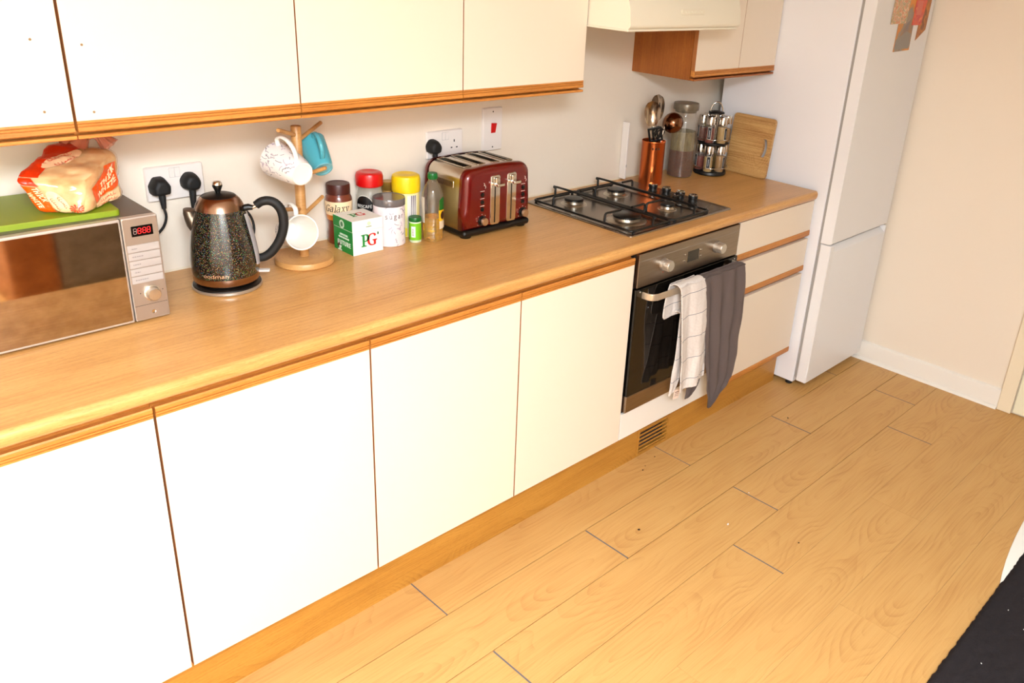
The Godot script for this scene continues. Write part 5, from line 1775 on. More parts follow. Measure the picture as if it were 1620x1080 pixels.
func build_toaster():
	var c := Vector3(-0.309, WT, 0.15)
	var o = thing("toaster", "glossy red and steel four-slice toaster beside the oil bottle", "toaster", c)
	var red := flat_mat(Color(0.40, 0.006, 0.014), 0.25, 0.2)
	red.clearcoat_enabled = true
	red.clearcoat = 0.7
	red.clearcoat_roughness = 0.06
	var steel := flat_mat(Color(0.80, 0.77, 0.72), 0.24, 1.0)
	# side outline in (x, y): sides lean in a little, rounded shoulders, slightly domed top
	var outline := func(grow: float, bottom: float) -> PackedVector2Array:
		var q := PackedVector2Array()
		q.append(Vector2(0.141 + grow, bottom))
		q.append(Vector2(0.140 + grow, 0.10))
		q.append(Vector2(0.136 + grow, 0.160))
		for k in range(0, 8):
			var a := PI / 2 * k / 7.0
			q.append(Vector2(0.099 + (0.036 + grow) * cos(a), 0.181 + (0.036 + grow) * sin(a)))
		q.append(Vector2(0.05, 0.2205 + grow))
		q.append(Vector2(0, 0.2215 + grow))
		var m := q.size()
		for k in range(m - 2, -1, -1):
			q.append(Vector2(-q[k].x, q[k].y))
		return q
	var g := Geo.new()
	# whole sections at the two ends, and between them a comb whose gaps are the four bread slots
	var whole: PackedVector2Array = outline.call(-0.003, 0.026)
	var comb := whole
	var slots := [-0.0875, -0.031, 0.028, 0.084]
	for x in slots:
		comb = Geometry2D.clip_polygons(comb, PackedVector2Array([Vector2(x - 0.0135, 0.10), Vector2(x + 0.0135, 0.10), Vector2(x + 0.0135, 0.3), Vector2(x - 0.0135, 0.3)]))[0]
	g.extrude(whole, -0.085, -0.0775)
	g.extrude(comb, -0.0775, 0.0535)
	g.extrude(whole, 0.0535, 0.075)
	var body := part(o, "steel_shell", g, steel, "polished steel sides and top")
	g = Geo.new()
	g.pillow(outline.call(0.0, 0.026), 0.075, 0.107, 0.022)
	part(o, "front_panel", g, red, "glossy dark red front")
	g = Geo.new()
	g.pillow(outline.call(0.0, 0.026), -0.085, -0.108, 0.016)
	part(o, "back_panel", g, red, "glossy dark red back")
	part(o, "base", span(Vector3(-0.1405, 0.006, -0.107), Vector3(0.1405, 0.0275, 0.106), 0.01, 3), M.black)
	for x in [-0.115, 0.115]:
		for z in [-0.08, 0.082]:
			part(o, "foot", turned([Vector2(0, 0.0002), Vector2(0.017, 0.0002), Vector2(0.02, 0.0065), Vector2(0, 0.0065)], 16, Vector3(x, 0, z)), M.black)
	for x in slots:
		var rim := Geo.new()
		var lip := []
		for q in round_rect(0.0305, 0.1345, 0.003, 3):
			lip.append(Vector3(x + q.x, 0.2185 - absf(x) * 0.012 - maxf(0.0, absf(x + q.x) - 0.09) * 0.12, -0.012 + q.y))
		rim.tube(lip, 0.0018, 8, true)
		part(body, "slot_rim", rim, steel, "raised steel rim of the bread slot")
	# vents in the left side, the shade of their slits painted as dark strips
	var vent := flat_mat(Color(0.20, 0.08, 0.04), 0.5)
	part(body, "vent_panel", plate(round_rect(0.125, 0.024, 0.004, 3), facing(Vector3(-0.1325, 0.163, -0.018), Vector3(0, 0, 1), Vector3(0.06, 1, 0).normalized()), 0.0016, 0.0006), steel, "raised steel vent panel")
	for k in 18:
		part(body, "painted_vent_slit", plate(round_rect(0.0026, 0.018, 0.001, 2), facing(Vector3(-0.1343, 0.163, -0.073 + k * 0.0064), Vector3(0, 0, 1), Vector3(0.06, 1, 0).normalized()), 0.0004), vent)
	# lever channels, levers, buttons and dials on the front
	var zf := 0.107
	for e in [[-0.017, -1.0], [0.052, 1.0]]:
		var x: float = e[0]
		var ch := part(o, "lever_channel", plate(round_rect(0.039, 0.160, 0.009, 4), facing(Vector3(x, 0.112, zf), Vector3.RIGHT, Vector3.UP), 0.0022, 0.0012), M.chrome, "chrome lever channel")
		part(ch, "painted_channel_slit", plate(round_rect(0.0045, 0.146, 0.002, 3), facing(Vector3(x - 0.002, 0.112, zf + 0.0022), Vector3.RIGHT, Vector3.UP), 0.0003), M.black)  # black strip paints the shade inside the lever opening
		var lv := Geo.new()
		lv.rbox(Vector3(x + 0.006, 0.163, zf + 0.013), Vector3(0.030, 0.010, 0.022), 0.003, 2)
		lv.rbox(Vector3(x + 0.004, 0.172, zf + 0.006), Vector3(0.016, 0.024, 0.008), 0.003, 2)
		part(o, "lever", lv, M.chrome, "chrome push-down lever")
		var bx: float = -0.0695 if e[1] < 0 else 0.1025
		for k in 3:
			var by := 0.136 - k * 0.0235
			part(o, "button", turned_to(Vector3(bx, by, zf), [Vector2(0, 0), Vector2(0.0072, 0), Vector2(0.0068, 0.0022), Vector2(0, 0.003)]), M.black, "small black button")
			part(o, "printed_line", plate(PackedVector2Array([Vector2(-0.0085, 0), Vector2(0.0085, 0), Vector2(0.0085, 0.0016), Vector2(-0.0085, 0.0016)]), facing(Vector3(bx, by + 0.0105, zf), Vector3.RIGHT, Vector3.UP), 0.0003), flat_mat(Color(0.85, 0.78, 0.74), 0.5))
		var sg := Geo.new()
		for s in [[0.0, 0.0], [0.0045, -0.0085]]:
			var pts := []
			for k in 7:
				var a := lerpf(-1.2, 1.4, k / 6.0)
				pts.append(Vector3(bx + 0.004 + s[0] + 0.0045 * cos(a), 0.1675 + s[1] + 0.0045 * sin(a), zf + 0.0003))
			sg.tube(pts, 0.0008, 6)
		part(o, "printed_symbol", sg, flat_mat(Color(0.85, 0.78, 0.74), 0.5), "white curl symbol")
		var dx: float = -0.0695 if e[1] < 0 else 0.1035
		var dl := part(o, "dial", turned_to(Vector3(dx, 0.0525, zf), [Vector2(0, 0), Vector2(0.0165, 0), Vector2(0.016, 0.002), Vector2(0.0125, 0.003), Vector2(0.0122, 0.010)]), M.black, "black browning dial")
		part(dl, "dial_cap", turned_to(Vector3(dx, 0.0525, zf), [Vector2(0.0122, 0.010), Vector2(0.0126, 0.011), Vector2(0.0122, 0.017), Vector2(0.0112, 0.0185), Vector2(0, 0.0185)]), flat_mat(Color(0.80, 0.70, 0.58), 0.3, 0.9), "silver dial face")
		var ticks := Geo.new()
		for k in 7:
			var a := lerpf(-0.6, PI + 0.6, k / 6.0)
			ticks.rbox(Vector3(dx + cos(a) * 0.0205, 0.0525 + sin(a) * 0.0205, zf + 0.0002), Vector3(0.0018, 0.0018, 0.0006))
		part(dl, "dial_ticks", ticks, flat_mat(Color(0.85, 0.78, 0.74), 0.5))


# profile of (radius, height out) turned round the z axis
func turned_to(at: Vector3, pr: Array, seg := 24) -> Geo:
	var g := turned(pr, seg)
	g.xf(Transform3D(Basis(Vector3.RIGHT, PI / 2), at))
	return g


# ---------------------------------------------------------------- behind the hob

func build_utensils():
	var c := Vector3(0.633, WT, 0.122)
	var copper := flat_mat(Color(0.80, 0.42, 0.22), 0.27, 1.0)
	var o = thing("utensil_pot", "copper cylinder utensil pot standing behind the hob knobs", "utensil pot", c)
	var g := Geo.new()
	g.lathe([Vector2(0, 0.0003), Vector2(0.046, 0.0003), Vector2(0.0475, 0.002), Vector2(0.0475, 0.172), Vector2(0.0482, 0.174), Vector2(0.0475, 0.176), Vector2(0.0462, 0.174), Vector2(0.0460, 0.004), Vector2(0, 0.004)], 48)
	part(o, "wall", g, copper, "brushed copper wall")
	var dr := on_drum(Vector3(0, 0.150, 0), 0.0476, 2.25)
	for k in 3:
		part(o, "hole_patch", drum_patch(dr, round_rect(0.0055, 0.0085, 0.002, 3) * Transform2D(0, Vector2(0.012 * (k - 1.0), 0))), M.dark, "small dark patch painted for an opening")  # dark patches paint the shade of openings, the wall stays uncut
	var kinds := [["steel serving spoon, bowl up, at the left of the copper utensil pot", 0], ["steel slotted spoon standing behind the serving spoon in the pot", 1], ["steel ladle leaning right over the rim of the copper pot", 2]]
	var rod := flat_mat(Color(0.72, 0.66, 0.60), 0.2, 1.0)
	# serving spoon and slotted spoon
	for k in 2:
		var tip: Vector3 = [Vector3(0.606, 1.242, 0.118), Vector3(0.657, 1.262, 0.105)][k]
		var foot: Vector3 = [Vector3(0.632, 0.916, 0.122), Vector3(0.642, 0.916, 0.118)][k]
		var up := (tip - foot).normalized()
		var view: Vector3 = Vector3(-0.62, 0.25, 0.74) if k == 0 else Vector3(-0.95, 0.2, 0.1)
		var s := up.cross(view).normalized()
		var out := s.cross(up)
		o = thing("spoon" if k == 0 else "slotted_spoon", kinds[k][0], "spoon", foot)
		var mid := tip - up * 0.052
		g = Geo.new()
		var rows := []
		for layer in 1:
			for j in 15:
				var v := j / 14.0
				var half := 0.033 * sqrt(maxf(0.0, 1.0 - pow(absf(v * 2.0 - 1.0), 2.4))) * (0.82 + 0.18 * v) + 0.0006
				var row := PackedVector3Array()
				for i in 13:
					var e := -1.0 + 2.0 * i / 12.0
					var depth := 0.016 * (1.0 - e * e) * (1.0 - pow(v * 2.0 - 1.0, 2.0))
					row.append(mid + up * (v - 0.5) * 0.104 + s * e * half - out * depth - foot)
				rows.append(row)
		var back := []
		for row in rows:
			var b := PackedVector3Array()
			for q in row:
				b.append(q - out * 0.0012)
			back.append(b)
		g.sheet(rows, false, false, Vector2(1, 1), true)
		g.sheet(back)
		var bowl := part(o, "bowl", g, rod, "shiny oval bowl")
		if k == 1:
			for e in 3:
				var sg := Geo.new()
				sg.rbox(Vector3.ZERO, Vector3(0.004, 0.05, 0.0022), 0.0008, 1)
				sg.xf(Transform3D(Basis(s, up, out), mid - foot + s * (e - 1.0) * 0.013 - out * (0.0145 if e == 1 else 0.0125)))
				part(bowl, "slot", sg, M.dark)  # dark bars paint the shade of slots, the bowl stays uncut
		part(o, "handle", piped([Vector3.ZERO, (mid - up * 0.05 - foot) * 0.6, mid - up * 0.048 - foot], [0.0045, 0.004, 0.003], 10), rod)
	# ladle: hemisphere seen from behind
	var lc := Vector3(0.722, 1.150, 0.140)
	o = thing("ladle", kinds[2][0], "ladle", Vector3(0.655, 0.918, 0.128))
	g = Geo.new()
	var pr := []
	for k in 10:
		var a := PI / 2 * k / 9.0
		pr.append(Vector2(0.041 * sin(a), -0.041 * cos(a)))
	pr.append(Vector2(0.0425, 0.0))
	for k in range(9, -1, -1):
		var a := PI / 2 * k / 9.0
		pr.append(Vector2(0.0395 * sin(a), -0.0395 * cos(a)))
	g.lathe(pr, 36)
	var up2 := Vector3(0.80, -0.45, -0.35).normalized()
	var s2 := up2.cross(Vector3.UP).normalized()
	g.xf(Transform3D(Basis(s2, up2, s2.cross(up2)), lc - o.position))
	part(o, "bowl", g, flat_mat(Color(0.52, 0.36, 0.26), 0.18, 1.0), "round shiny bowl")
	part(o, "handle", piped(curve([Vector3(0.655, 0.918, 0.128) - o.position, Vector3(0.668, 1.03, 0.125) - o.position, Vector3(0.682, 1.105, 0.124) - o.position, Vector3(0.690, 1.140, 0.126) - o.position], 5), 0.0035, 10), rod)
	# black nylon tools bunched in the pot
	var nylon := flat_mat(Color(0.03, 0.025, 0.025), 0.35)
	o = thing("spatula", "black nylon slotted spatula bunched low in the copper pot", "spatula", Vector3(0.622, 0.918, 0.135))
	part(o, "handle", piped([Vector3.ZERO, Vector3(-0.004, 0.16, 0.004)], 0.005, 10), nylon)
	g = Geo.new()
	for k in 4:
		g.rbox(Vector3(-0.024 + k * 0.016, 0.018, 0), Vector3(0.008, 0.052, 0.004), 0.0018, 1)
	g.rbox(Vector3(0, 0.045, 0), Vector3(0.056, 0.009, 0.004), 0.0018, 1)
	g.rbox(Vector3(0, -0.008, 0), Vector3(0.056, 0.009, 0.004), 0.0018, 1)
	g.xf(Transform3D(Basis.from_euler(Vector3(0.25, -0.75, 0.25)), Vector3(0.0, 0.178, 0.004)))
	part(o, "blade", g, nylon)
	o = thing("masher", "black nylon looped tool behind the slotted spatula in the copper pot", "kitchen tool", Vector3(0.650, 0.918, 0.110))
	part(o, "handle", piped([Vector3.ZERO, Vector3(0.012, 0.165, -0.004)], 0.005, 10), nylon)
	for k in 3:
		var ring := []
		for i in 20:
			var a := TAU * i / 20
			ring.append(Vector3(0.014 + cos(a) * 0.026 + k * 0.004, 0.190 + sin(a) * (0.028 - k * 0.005), -0.004 + sin(a) * 0.008 + k * 0.006))
		part(o, "loop", piped(ring, 0.003, 8, true), nylon)
	# thin white board standing against the wall beside the pot
	o = thing("white_board", "thin white plastic board standing upright between wall and copper pot", "chopping board", Vector3(0.578, WT, 0.035))
	g = span(Vector3(-0.004, 0.0052, -0.033), Vector3(0.004, 0.236, 0.0), 0.003, 2)
	g.xf(Transform3D(Basis(Vector3.UP, 0.0), Vector3.ZERO))
	part(o, "slab", g, M.plastic_white)
	part(o, "hang_hole", plate(round_rect(0.004, 0.012, 0.0018, 3), facing(Vector3(0, 0.06, 0.0), Vector3.RIGHT, Vector3.UP), 0.0004), M.gasket)


func build_jar_and_spices():
	var c := Vector3(0.854, WT, 0.103)
	var o = thing("storage_jar", "tall glass storage jar with round lid behind the ladle", "jar", c)
	part(o, "glass_wall", turned([Vector2(0, 0.0003), Vector2(0.050, 0.0003), Vector2(0.054, 0.004), Vector2(0.054, 0.225), Vector2(0.050, 0.243), Vector2(0.044, 0.252), Vector2(0.044, 0.274)], 48), glass(Color(0.85, 0.84, 0.78, 0.06)), "clear glass")
	var sg := flat_mat(Color.WHITE, 0.85)
	sg.albedo_texture = mottle(128, 128, 401, 0.08, 0.2, Color(0.24, 0.12, 0.07), Color(0.42, 0.23, 0.14), 3)
	sg.uv1_scale = Vector3(1, 8, 1)
	part(o, "contents", turned([Vector2(0, 0.004), Vector2(0.0505, 0.004), Vector2(0.0515, 0.007), Vector2(0.0515, 0.112), Vector2(0, 0.124)], 40), sg, "brown powdery contents")
	var pale := flat_mat(Color.WHITE, 0.8)
	pale.albedo_texture = mottle(128, 128, 402, 0.5, 0.02, Color(0.36, 0.30, 0.18), Color(0.56, 0.49, 0.32), 3)
	pale.uv1_scale = Vector3(1, 8, 1)
	part(o, "upper_contents", turned([Vector2(0.0, 0.1125), Vector2(0.051, 0.1125), Vector2(0.051, 0.19), Vector2(0, 0.2)], 40), pale, "pale dry contents above the brown layer")
	part(o, "lid", turned([Vector2(0.0445, 0.268), Vector2(0.046, 0.274), Vector2(0.046, 0.276), Vector2(0.0525, 0.278), Vector2(0.0535, 0.284), Vector2(0.0535, 0.300), Vector2(0.0515, 0.305), Vector2(0.0, 0.306)], 48), flat_mat(Color(0.46, 0.41, 0.34), 0.3, 0.3), "grey-brown round lid")
	# spice carousel with two tiers of jars
	c = Vector3(1.007, WT, 0.152)
	o = thing("spice_rack", "black and chrome two-tier revolving spice rack beside the wooden board", "spice rack", c)
	part(o, "base", turned([Vector2(0, 0.0003), Vector2(0.066, 0.0003), Vector2(0.0705, 0.004), Vector2(0.0705, 0.013), Vector2(0.068, 0.0165), Vector2(0, 0.017)], 44), M.black)
	part(o, "middle_tier", turned([Vector2(0, 0.131), Vector2(0.064, 0.131), Vector2(0.0665, 0.133), Vector2(0.0665, 0.138), Vector2(0.064, 0.1395), Vector2(0, 0.1395)], 44), M.black)
	part(o, "top_tier", turned([Vector2(0, 0.2565), Vector2(0.032, 0.2565), Vector2(0.034, 0.258), Vector2(0.034, 0.262), Vector2(0.030, 0.265), Vector2(0.012, 0.268), Vector2(0, 0.268)], 44), M.black)
	part(o, "column", turned([Vector2(0.012, 0.0172), Vector2(0.012, 0.2563)], 20), M.chrome)
	var ring := []
	for k in 15:
		var a := PI * k / 14.0
		ring.append(Vector3(cos(a) * 0.026 * 0.7, 0.266 + sin(a) * 0.038, cos(a) * 0.026 * 0.7))
	part(o, "carry_loop", piped(ring, 0.003, 8), M.chrome, "arched chrome carrying loop")
	for y in [0.034, 0.156]:
		var hoop := []
		for k in 40:
			var a := TAU * k / 40
			hoop.append(Vector3(cos(a) * 0.0735, y, sin(a) * 0.0735))
		part(o, "guard_ring", piped(hoop, 0.0015, 6, true), M.chrome)
	var fills := [Color(0.45, 0.15, 0.07), Color(0.68, 0.55, 0.33), Color(0.58, 0.43, 0.24), Color(0.30, 0.21, 0.11), Color(0.62, 0.50, 0.22), Color(0.38, 0.18, 0.10)]
	var words := ["rust red", "sand coloured", "tan", "dark brown", "mustard", "reddish brown"]
	# which of the six faces the viewer, per tier
	var spots := ["at the front", "at the front right", "at the back right", "at the very back", "at the back left", "at the front left"]
	for tier in 2:
		for k in 6:
			var a := 2.40 + 0.35 - k * TAU / 6 + (0.15 if tier == 1 else 0.0)
			var fi := (k + (0 if tier == 1 else 1)) % 6
			var at := c + Vector3(cos(a) * 0.0505, 0.0172 if tier == 0 else 0.1397, sin(a) * 0.0505)
			o = thing("spice_jar", "glass spice jar of %s spice, %s of the rack's %s tier" % [words[fi], spots[k], "lower" if tier == 0 else "upper"], "spice jar", at, "spice jars in the revolving rack")
			part(o, "glass_wall", turned([Vector2(0, 0.0002), Vector2(0.0185, 0.0002), Vector2(0.0195, 0.002), Vector2(0.0195, 0.074), Vector2(0.0175, 0.080)], 20), M.glass)
			var m := flat_mat(fills[fi], 0.8)
			part(o, "spice", turned([Vector2(0, 0.002), Vector2(0.0178, 0.002), Vector2(0.0183, 0.0035), Vector2(0.0183, 0.062 + 0.008 * sin(k * 2.0)), Vector2(0, 0.066 + 0.008 * sin(k * 2.0))], 20), m)
			part(o, "cap", turned([Vector2(0.0182, 0.0775), Vector2(0.0198, 0.0785), Vector2(0.0198, 0.108), Vector2(0.0185, 0.1105), Vector2(0, 0.1108)], 24), M.chrome, "chrome cap")
			var dr := on_drum(Vector3(0, 0.042, 0), 0.0196, a - 0.25)
			part(o, "label_rim", drum_patch(dr, round_rect(0.0165, 0.050, 0.002, 3)), flat_mat(Color(0.80, 0.78, 0.74), 0.4))
			part(o, "label", drum_patch(dr, round_rect(0.0135, 0.047, 0.002, 3), 0.0007), flat_mat(Color(0.06, 0.06, 0.08), 0.4), "dark upright label")
			var g := Geo.new()
			for q in 6:
				var h: Geo = drum_patch(dr, PackedVector2Array([Vector2(-0.002, -0.016 + q * 0.005), Vector2(0.002 + 0.001 * (q % 2), -0.016 + q * 0.005), Vector2(0.002, -0.0125 + q * 0.005), Vector2(-0.0025, -0.0125 + q * 0.005)]), 0.001)
				for i in h.idx:
					g.idx.append(i + g.v.size())
				g.v.append_array(h.v)
				g.n.append_array(h.n)
				g.t.append_array(h.t)
			part(o, "print", g, flat_mat(Color(0.6, 0.6, 0.62), 0.5))


func build_wooden_board():
	# leans on the fridge's side; outline in its own plane (along z, up)
	var o = thing("wooden_board", "worn wooden chopping board with slot handle leaning on the fridge", "chopping board", Vector3(1.128, WT + 0.0005, 0.262))
	var outer := round_rect(0.205, 0.252, 0.014, 5)
	var slot := PackedVector2Array()
	for e: float in [1.0, -1.0]:
		for k in 9:
			var w := (-1.0 + 2.0 * k / 8.0) * e
			slot.append(Vector2(0.072 + 0.0095 * e - 0.009 * w * w + 0.004, w * 0.038))
	# cut in two along the slot's middle so that the outline stays simple
	var left := Geometry2D.clip_polygons(Geometry2D.intersect_polygons(outer, PackedVector2Array([Vector2(-1, -1), Vector2(0.072, -1), Vector2(0.072, 1), Vector2(-1, 1)]))[0], slot)[0]
	var right := Geometry2D.clip_polygons(Geometry2D.intersect_polygons(outer, PackedVector2Array([Vector2(0.072, -1), Vector2(1, -1), Vector2(1, 1), Vector2(0.072, 1)]))[0], slot)[0]
	var g := Geo.new()
	g.extrude(left, 0.0, 0.014)
	g.extrude(right, 0.0, 0.014)
	var lean := 0.098
	# local x -> world z, local y -> up and towards the fridge, local z -> away from the fridge
	var up := Vector3(sin(lean), cos(lean), 0)
	g.xf(Transform3D(Basis(Vector3(0, 0, 1), up, Vector3(-cos(lean), sin(lean), 0)), Vector3(0.0, 0.0, 0) + up * 0.126 + Vector3(0.0, 0.0, 0.0)))
	part(o, "slab", g, M.board)


# ---------------------------------------------------------------- towels on the oven handle

# cloth hung over the bar: xs gives left and right edge at each height of the front fall and of the back fall
func towel(o: Node3D, called: String, front: Array, back: Array, over_z: float, over_y: float, folds: float, phase: float, thick: float, m: Material, lift := 0.0) -> MeshInstance3D:
	var rows := []
	var n := 28
	var wob := noise(int(phase * 100) + 500, 9.0, 2)
	var path := []       # [y, z, left, right, amount of fold]
	for k in range(back.size() - 1, -1, -1):
		path.append([back[k][0], over_z - 0.019 - lift, back[k][1], back[k][2], back[k][3]])
	for k in 5:
		var a := PI - PI * (k + 0.5) / 5.0
		path.append([over_y + sin(a) * (0.006 + lift), over_z + cos(a) * (0.014 + lift), lerpf(back[0][1], front[0][1], k / 4.0), lerpf(back[0][2], front[0][2], k / 4.0), 0.15])
	for k in front.size():
		path.append([front[k][0], over_z + 0.014 + lift + 0.004 * minf(k, 3), front[k][1], front[k][2], front[k][3]])
	# smooth it
	var fine := []
	for i in path.size() - 1:
		for s in 4:
			var w := s / 4.0
			var q := []
			for e in 5:
				q.append(cubic_interpolate(path[i][e], path[i + 1][e], path[maxi(i - 1, 0)][e], path[mini(i + 2, path.size() - 1)][e], w))
			fine.append(q)
	fine.append(path[-1])
	for q in fine:
		var row := PackedVector3Array()
		for i in n + 1:
			var w := float(i) / n
			var x := lerpf(q[2], q[3], w)
			var f: float = q[4]
			var z: float = q[1] + f * (0.008 * sin(w * folds * TAU + phase) + 0.006 * wob.get_noise_2d(x * 3.0, q[0] * 0.6)) + 0.0006 * wob.get_noise_2d(x * 30.0, q[0] * 30.0)
			row.append(Vector3(x, q[0], z))
		rows.append(row)
	# give the cloth its thickness: back layer along the normals
	var g := Geo.new()
	g.sheet(rows, false, false, Vector2(1, 1), true)
	var cnt := g.v.size()
	var inner := []
	for j in rows.size():
		var row := PackedVector3Array()
		for i in n + 1:
			row.append(g.v[j * (n + 1) + i] - g.n[j * (n + 1) + i] * thick)
		inner.append(row)
	var out_n := g.n[(rows.size() - 4) * (n + 1) + n / 2]
	g.sheet(inner, false, false, Vector2(1, 1), false)
	for e in [0, n]:
		var a := []
		for j in rows.size():
			var mid: Vector3 = (rows[j][e] + inner[j][e]) * 0.5 + Vector3((-1.0 if e == 0 else 1.0) * thick * 0.4, 0, 0)
			a.append(PackedVector3Array([rows[j][e], mid, inner[j][e]]))
		g.sheet(a)
	for j in [0, rows.size() - 1]:
		var mid := PackedVector3Array()
		for i in n + 1:
			mid.append((rows[j][i] + inner[j][i]) * 0.5 - Vector3(0, thick * 0.4, 0))
		g.sheet([rows[j], mid, inner[j]])
	g.shift(-o.position)
	return part(o, called, g, m)


func build_towels():
	var zb := 0.6465
	var yb := 0.7335
	# terry cloth relief
	var terry := grain_relief(610, 0.16)
	var grey := flat_mat(Color(0.43, 0.37, 0.35), 0.95, 0.0, 0.2)
	grey.heightmap_enabled = true
	grey.heightmap_texture = terry
	grey.heightmap_scale = 0.25
	grey.uv1_scale = Vector3(14, 14, 1)
	grey.rim_enabled = true
	grey.rim = 0.3
	var o = thing("grey_towel", "dark grey towel with pointed lower corner hanging from the oven handle", "towel", Vector3(0.43, 0.2, zb))
	towel(o, "cloth", [[0.735, 0.288, 0.553, 0.3], [0.70, 0.300, 0.556, 0.5], [0.62, 0.318, 0.560, 0.8], [0.52, 0.330, 0.562, 1.0], [0.42, 0.350, 0.560, 1.0], [0.33, 0.372, 0.560, 1.0], [0.285, 0.387, 0.556, 0.9], [0.245, 0.402, 0.520, 0.9], [0.215, 0.412, 0.475, 0.7], [0.18, 0.422, 0.438, 0.5]], [[0.735, 0.278, 0.552, 0.2], [0.68, 0.285, 0.55, 0.3], [0.50, 0.30, 0.53, 0.4], [0.36, 0.31, 0.50, 0.4]], zb, yb, 3.2, 0.6, 0.0045, grey)
	towel(o, "rear_corner", [[0.40, 0.325, 0.385, 0.3], [0.33, 0.318, 0.39, 0.4], [0.29, 0.305, 0.378, 0.3], [0.262, 0.298, 0.345, 0.3], [0.250, 0.296, 0.312, 0.2]], [[0.41, 0.325, 0.385, 0.2], [0.405, 0.325, 0.385, 0.2]], 0.620, 0.405, 1.0, 0.2, 0.003, grey)
	# white tea towel with a thin grey check
	var w := 256
	var px := PackedByteArray()
	px.resize(w * w * 3)
	var f := noise(620, 0.03, 3)
	for y in w:
		for x in w:
			var k := 0.5 + 0.5 * f.get_noise_2d(x, y)
			var c := Color(0.93, 0.89, 0.86).lerp(Color(0.86, 0.79, 0.75), k * k * 0.6)
			if y % 256 < 5:
				c = Color(0.36, 0.36, 0.42)
			for e in 3:
				px[(y * w + x) * 3 + e] = int(c[e] * 255)
	var white := flat_mat(Color.WHITE, 0.95, 0.0, 0.2)
	white.albedo_texture = picture(w, w, px)
	white.uv1_scale = Vector3(11.6, 11.6, 1)
	white.uv1_offset = Vector3(0, 0.45, 0)
	white.heightmap_enabled = true
	white.heightmap_texture = terry
	white.heightmap_scale = 0.2
	o = thing("tea_towel", "white tea towel with thin grey check folded over the oven handle", "towel", Vector3(0.24, 0.3, zb))
	towel(o, "cloth", [[0.738, 0.152, 0.292, 0.3], [0.71, 0.158, 0.305, 0.4], [0.64, 0.165, 0.325, 0.5], [0.55, 0.172, 0.338, 0.7], [0.45, 0.188, 0.350, 0.9], [0.38, 0.195, 0.345, 1.0], [0.325, 0.205, 0.330, 1.0]], [[0.738, 0.150, 0.29, 0.2], [0.70, 0.135, 0.29, 0.3], [0.63, 0.125, 0.29, 0.4], [0.612, 0.135, 0.29, 0.4]], zb, yb, 1.4, 1.9, 0.004, white, 0.006)
	towel(o, "left_fold", [[0.62, 0.195, 0.235, 0.2], [0.52, 0.188, 0.235, 0.3], [0.43, 0.178, 0.235, 0.5], [0.36, 0.166, 0.22, 0.5], [0.318, 0.162, 0.195, 0.4]], [[0.63, 0.195, 0.235, 0.2], [0.625, 0.195, 0.235, 0.2]], 0.636, 0.625, 0.8, 0.4, 0.003, white)
	towel(o, "right_fold", [[0.60, 0.295, 0.325, 0.3], [0.48, 0.312, 0.352, 0.4], [0.40, 0.318, 0.372, 0.6], [0.355, 0.318, 0.374, 0.6], [0.332, 0.325, 0.372, 0.5]], [[0.61, 0.295, 0.325, 0.2], [0.605, 0.295, 0.325, 0.2]], 0.640, 0.605, 0.7, 1.4, 0.003, white)
	var g := Geo.new()
	g.rbox(Vector3.ZERO, Vector3(0.034, 0.038, 0.0008), 0.0003, 1)
	g.xf(Transform3D(Basis(Vector3.BACK, -0.12), Vector3(0.222, 0.303, 0.655)))
	g.shift(-o.position)
	var tag := part(o, "care_tag", g, flat_mat(Color(0.92, 0.82, 0.75), 0.6), "small pale care tag")
	g = Geo.new()
	for k in 3:
		g.rbox(Vector3(0.0, 0.008 - k * 0.007, 0.0006), Vector3(0.022, 0.0028 if k == 0 else 0.0015, 0.0003))
	g.xf(Transform3D(Basis(Vector3.BACK, -0.12), Vector3(0.222, 0.303, 0.655)))
	g.shift(-o.position)
	part(tag, "tag_print", g, flat_mat(Color(0.45, 0.30, 0.28), 0.6))


# ---------------------------------------------------------------- leaflets on the fridge door

func leaflet_print(seed_: int, cols: Array, freq: float) -> ImageTexture:
	var px := PackedByteArray()
	px.resize(96 * 96 * 3)
	var f := noise(seed_, freq, 3)
	var h := noise(seed_ + 9, freq * 2.3, 2)
	for y in 96:
		for x in 96:
			var k := clampf((f.get_noise_2d(x, y) * 0.9 + 0.5), 0.0, 0.999)
			var c: Color = cols[int(k * cols.size())]
			c = c.lerp(cols[(int(k * cols.size()) + 1) % cols.size()], clampf(0.4 * h.get_noise_2d(x, y) + 0.2, 0, 1))
			for e in 3:
				px[(y * 96 + x) * 3 + e] = int(c[e] * 255)
	return picture(96, 96, px)


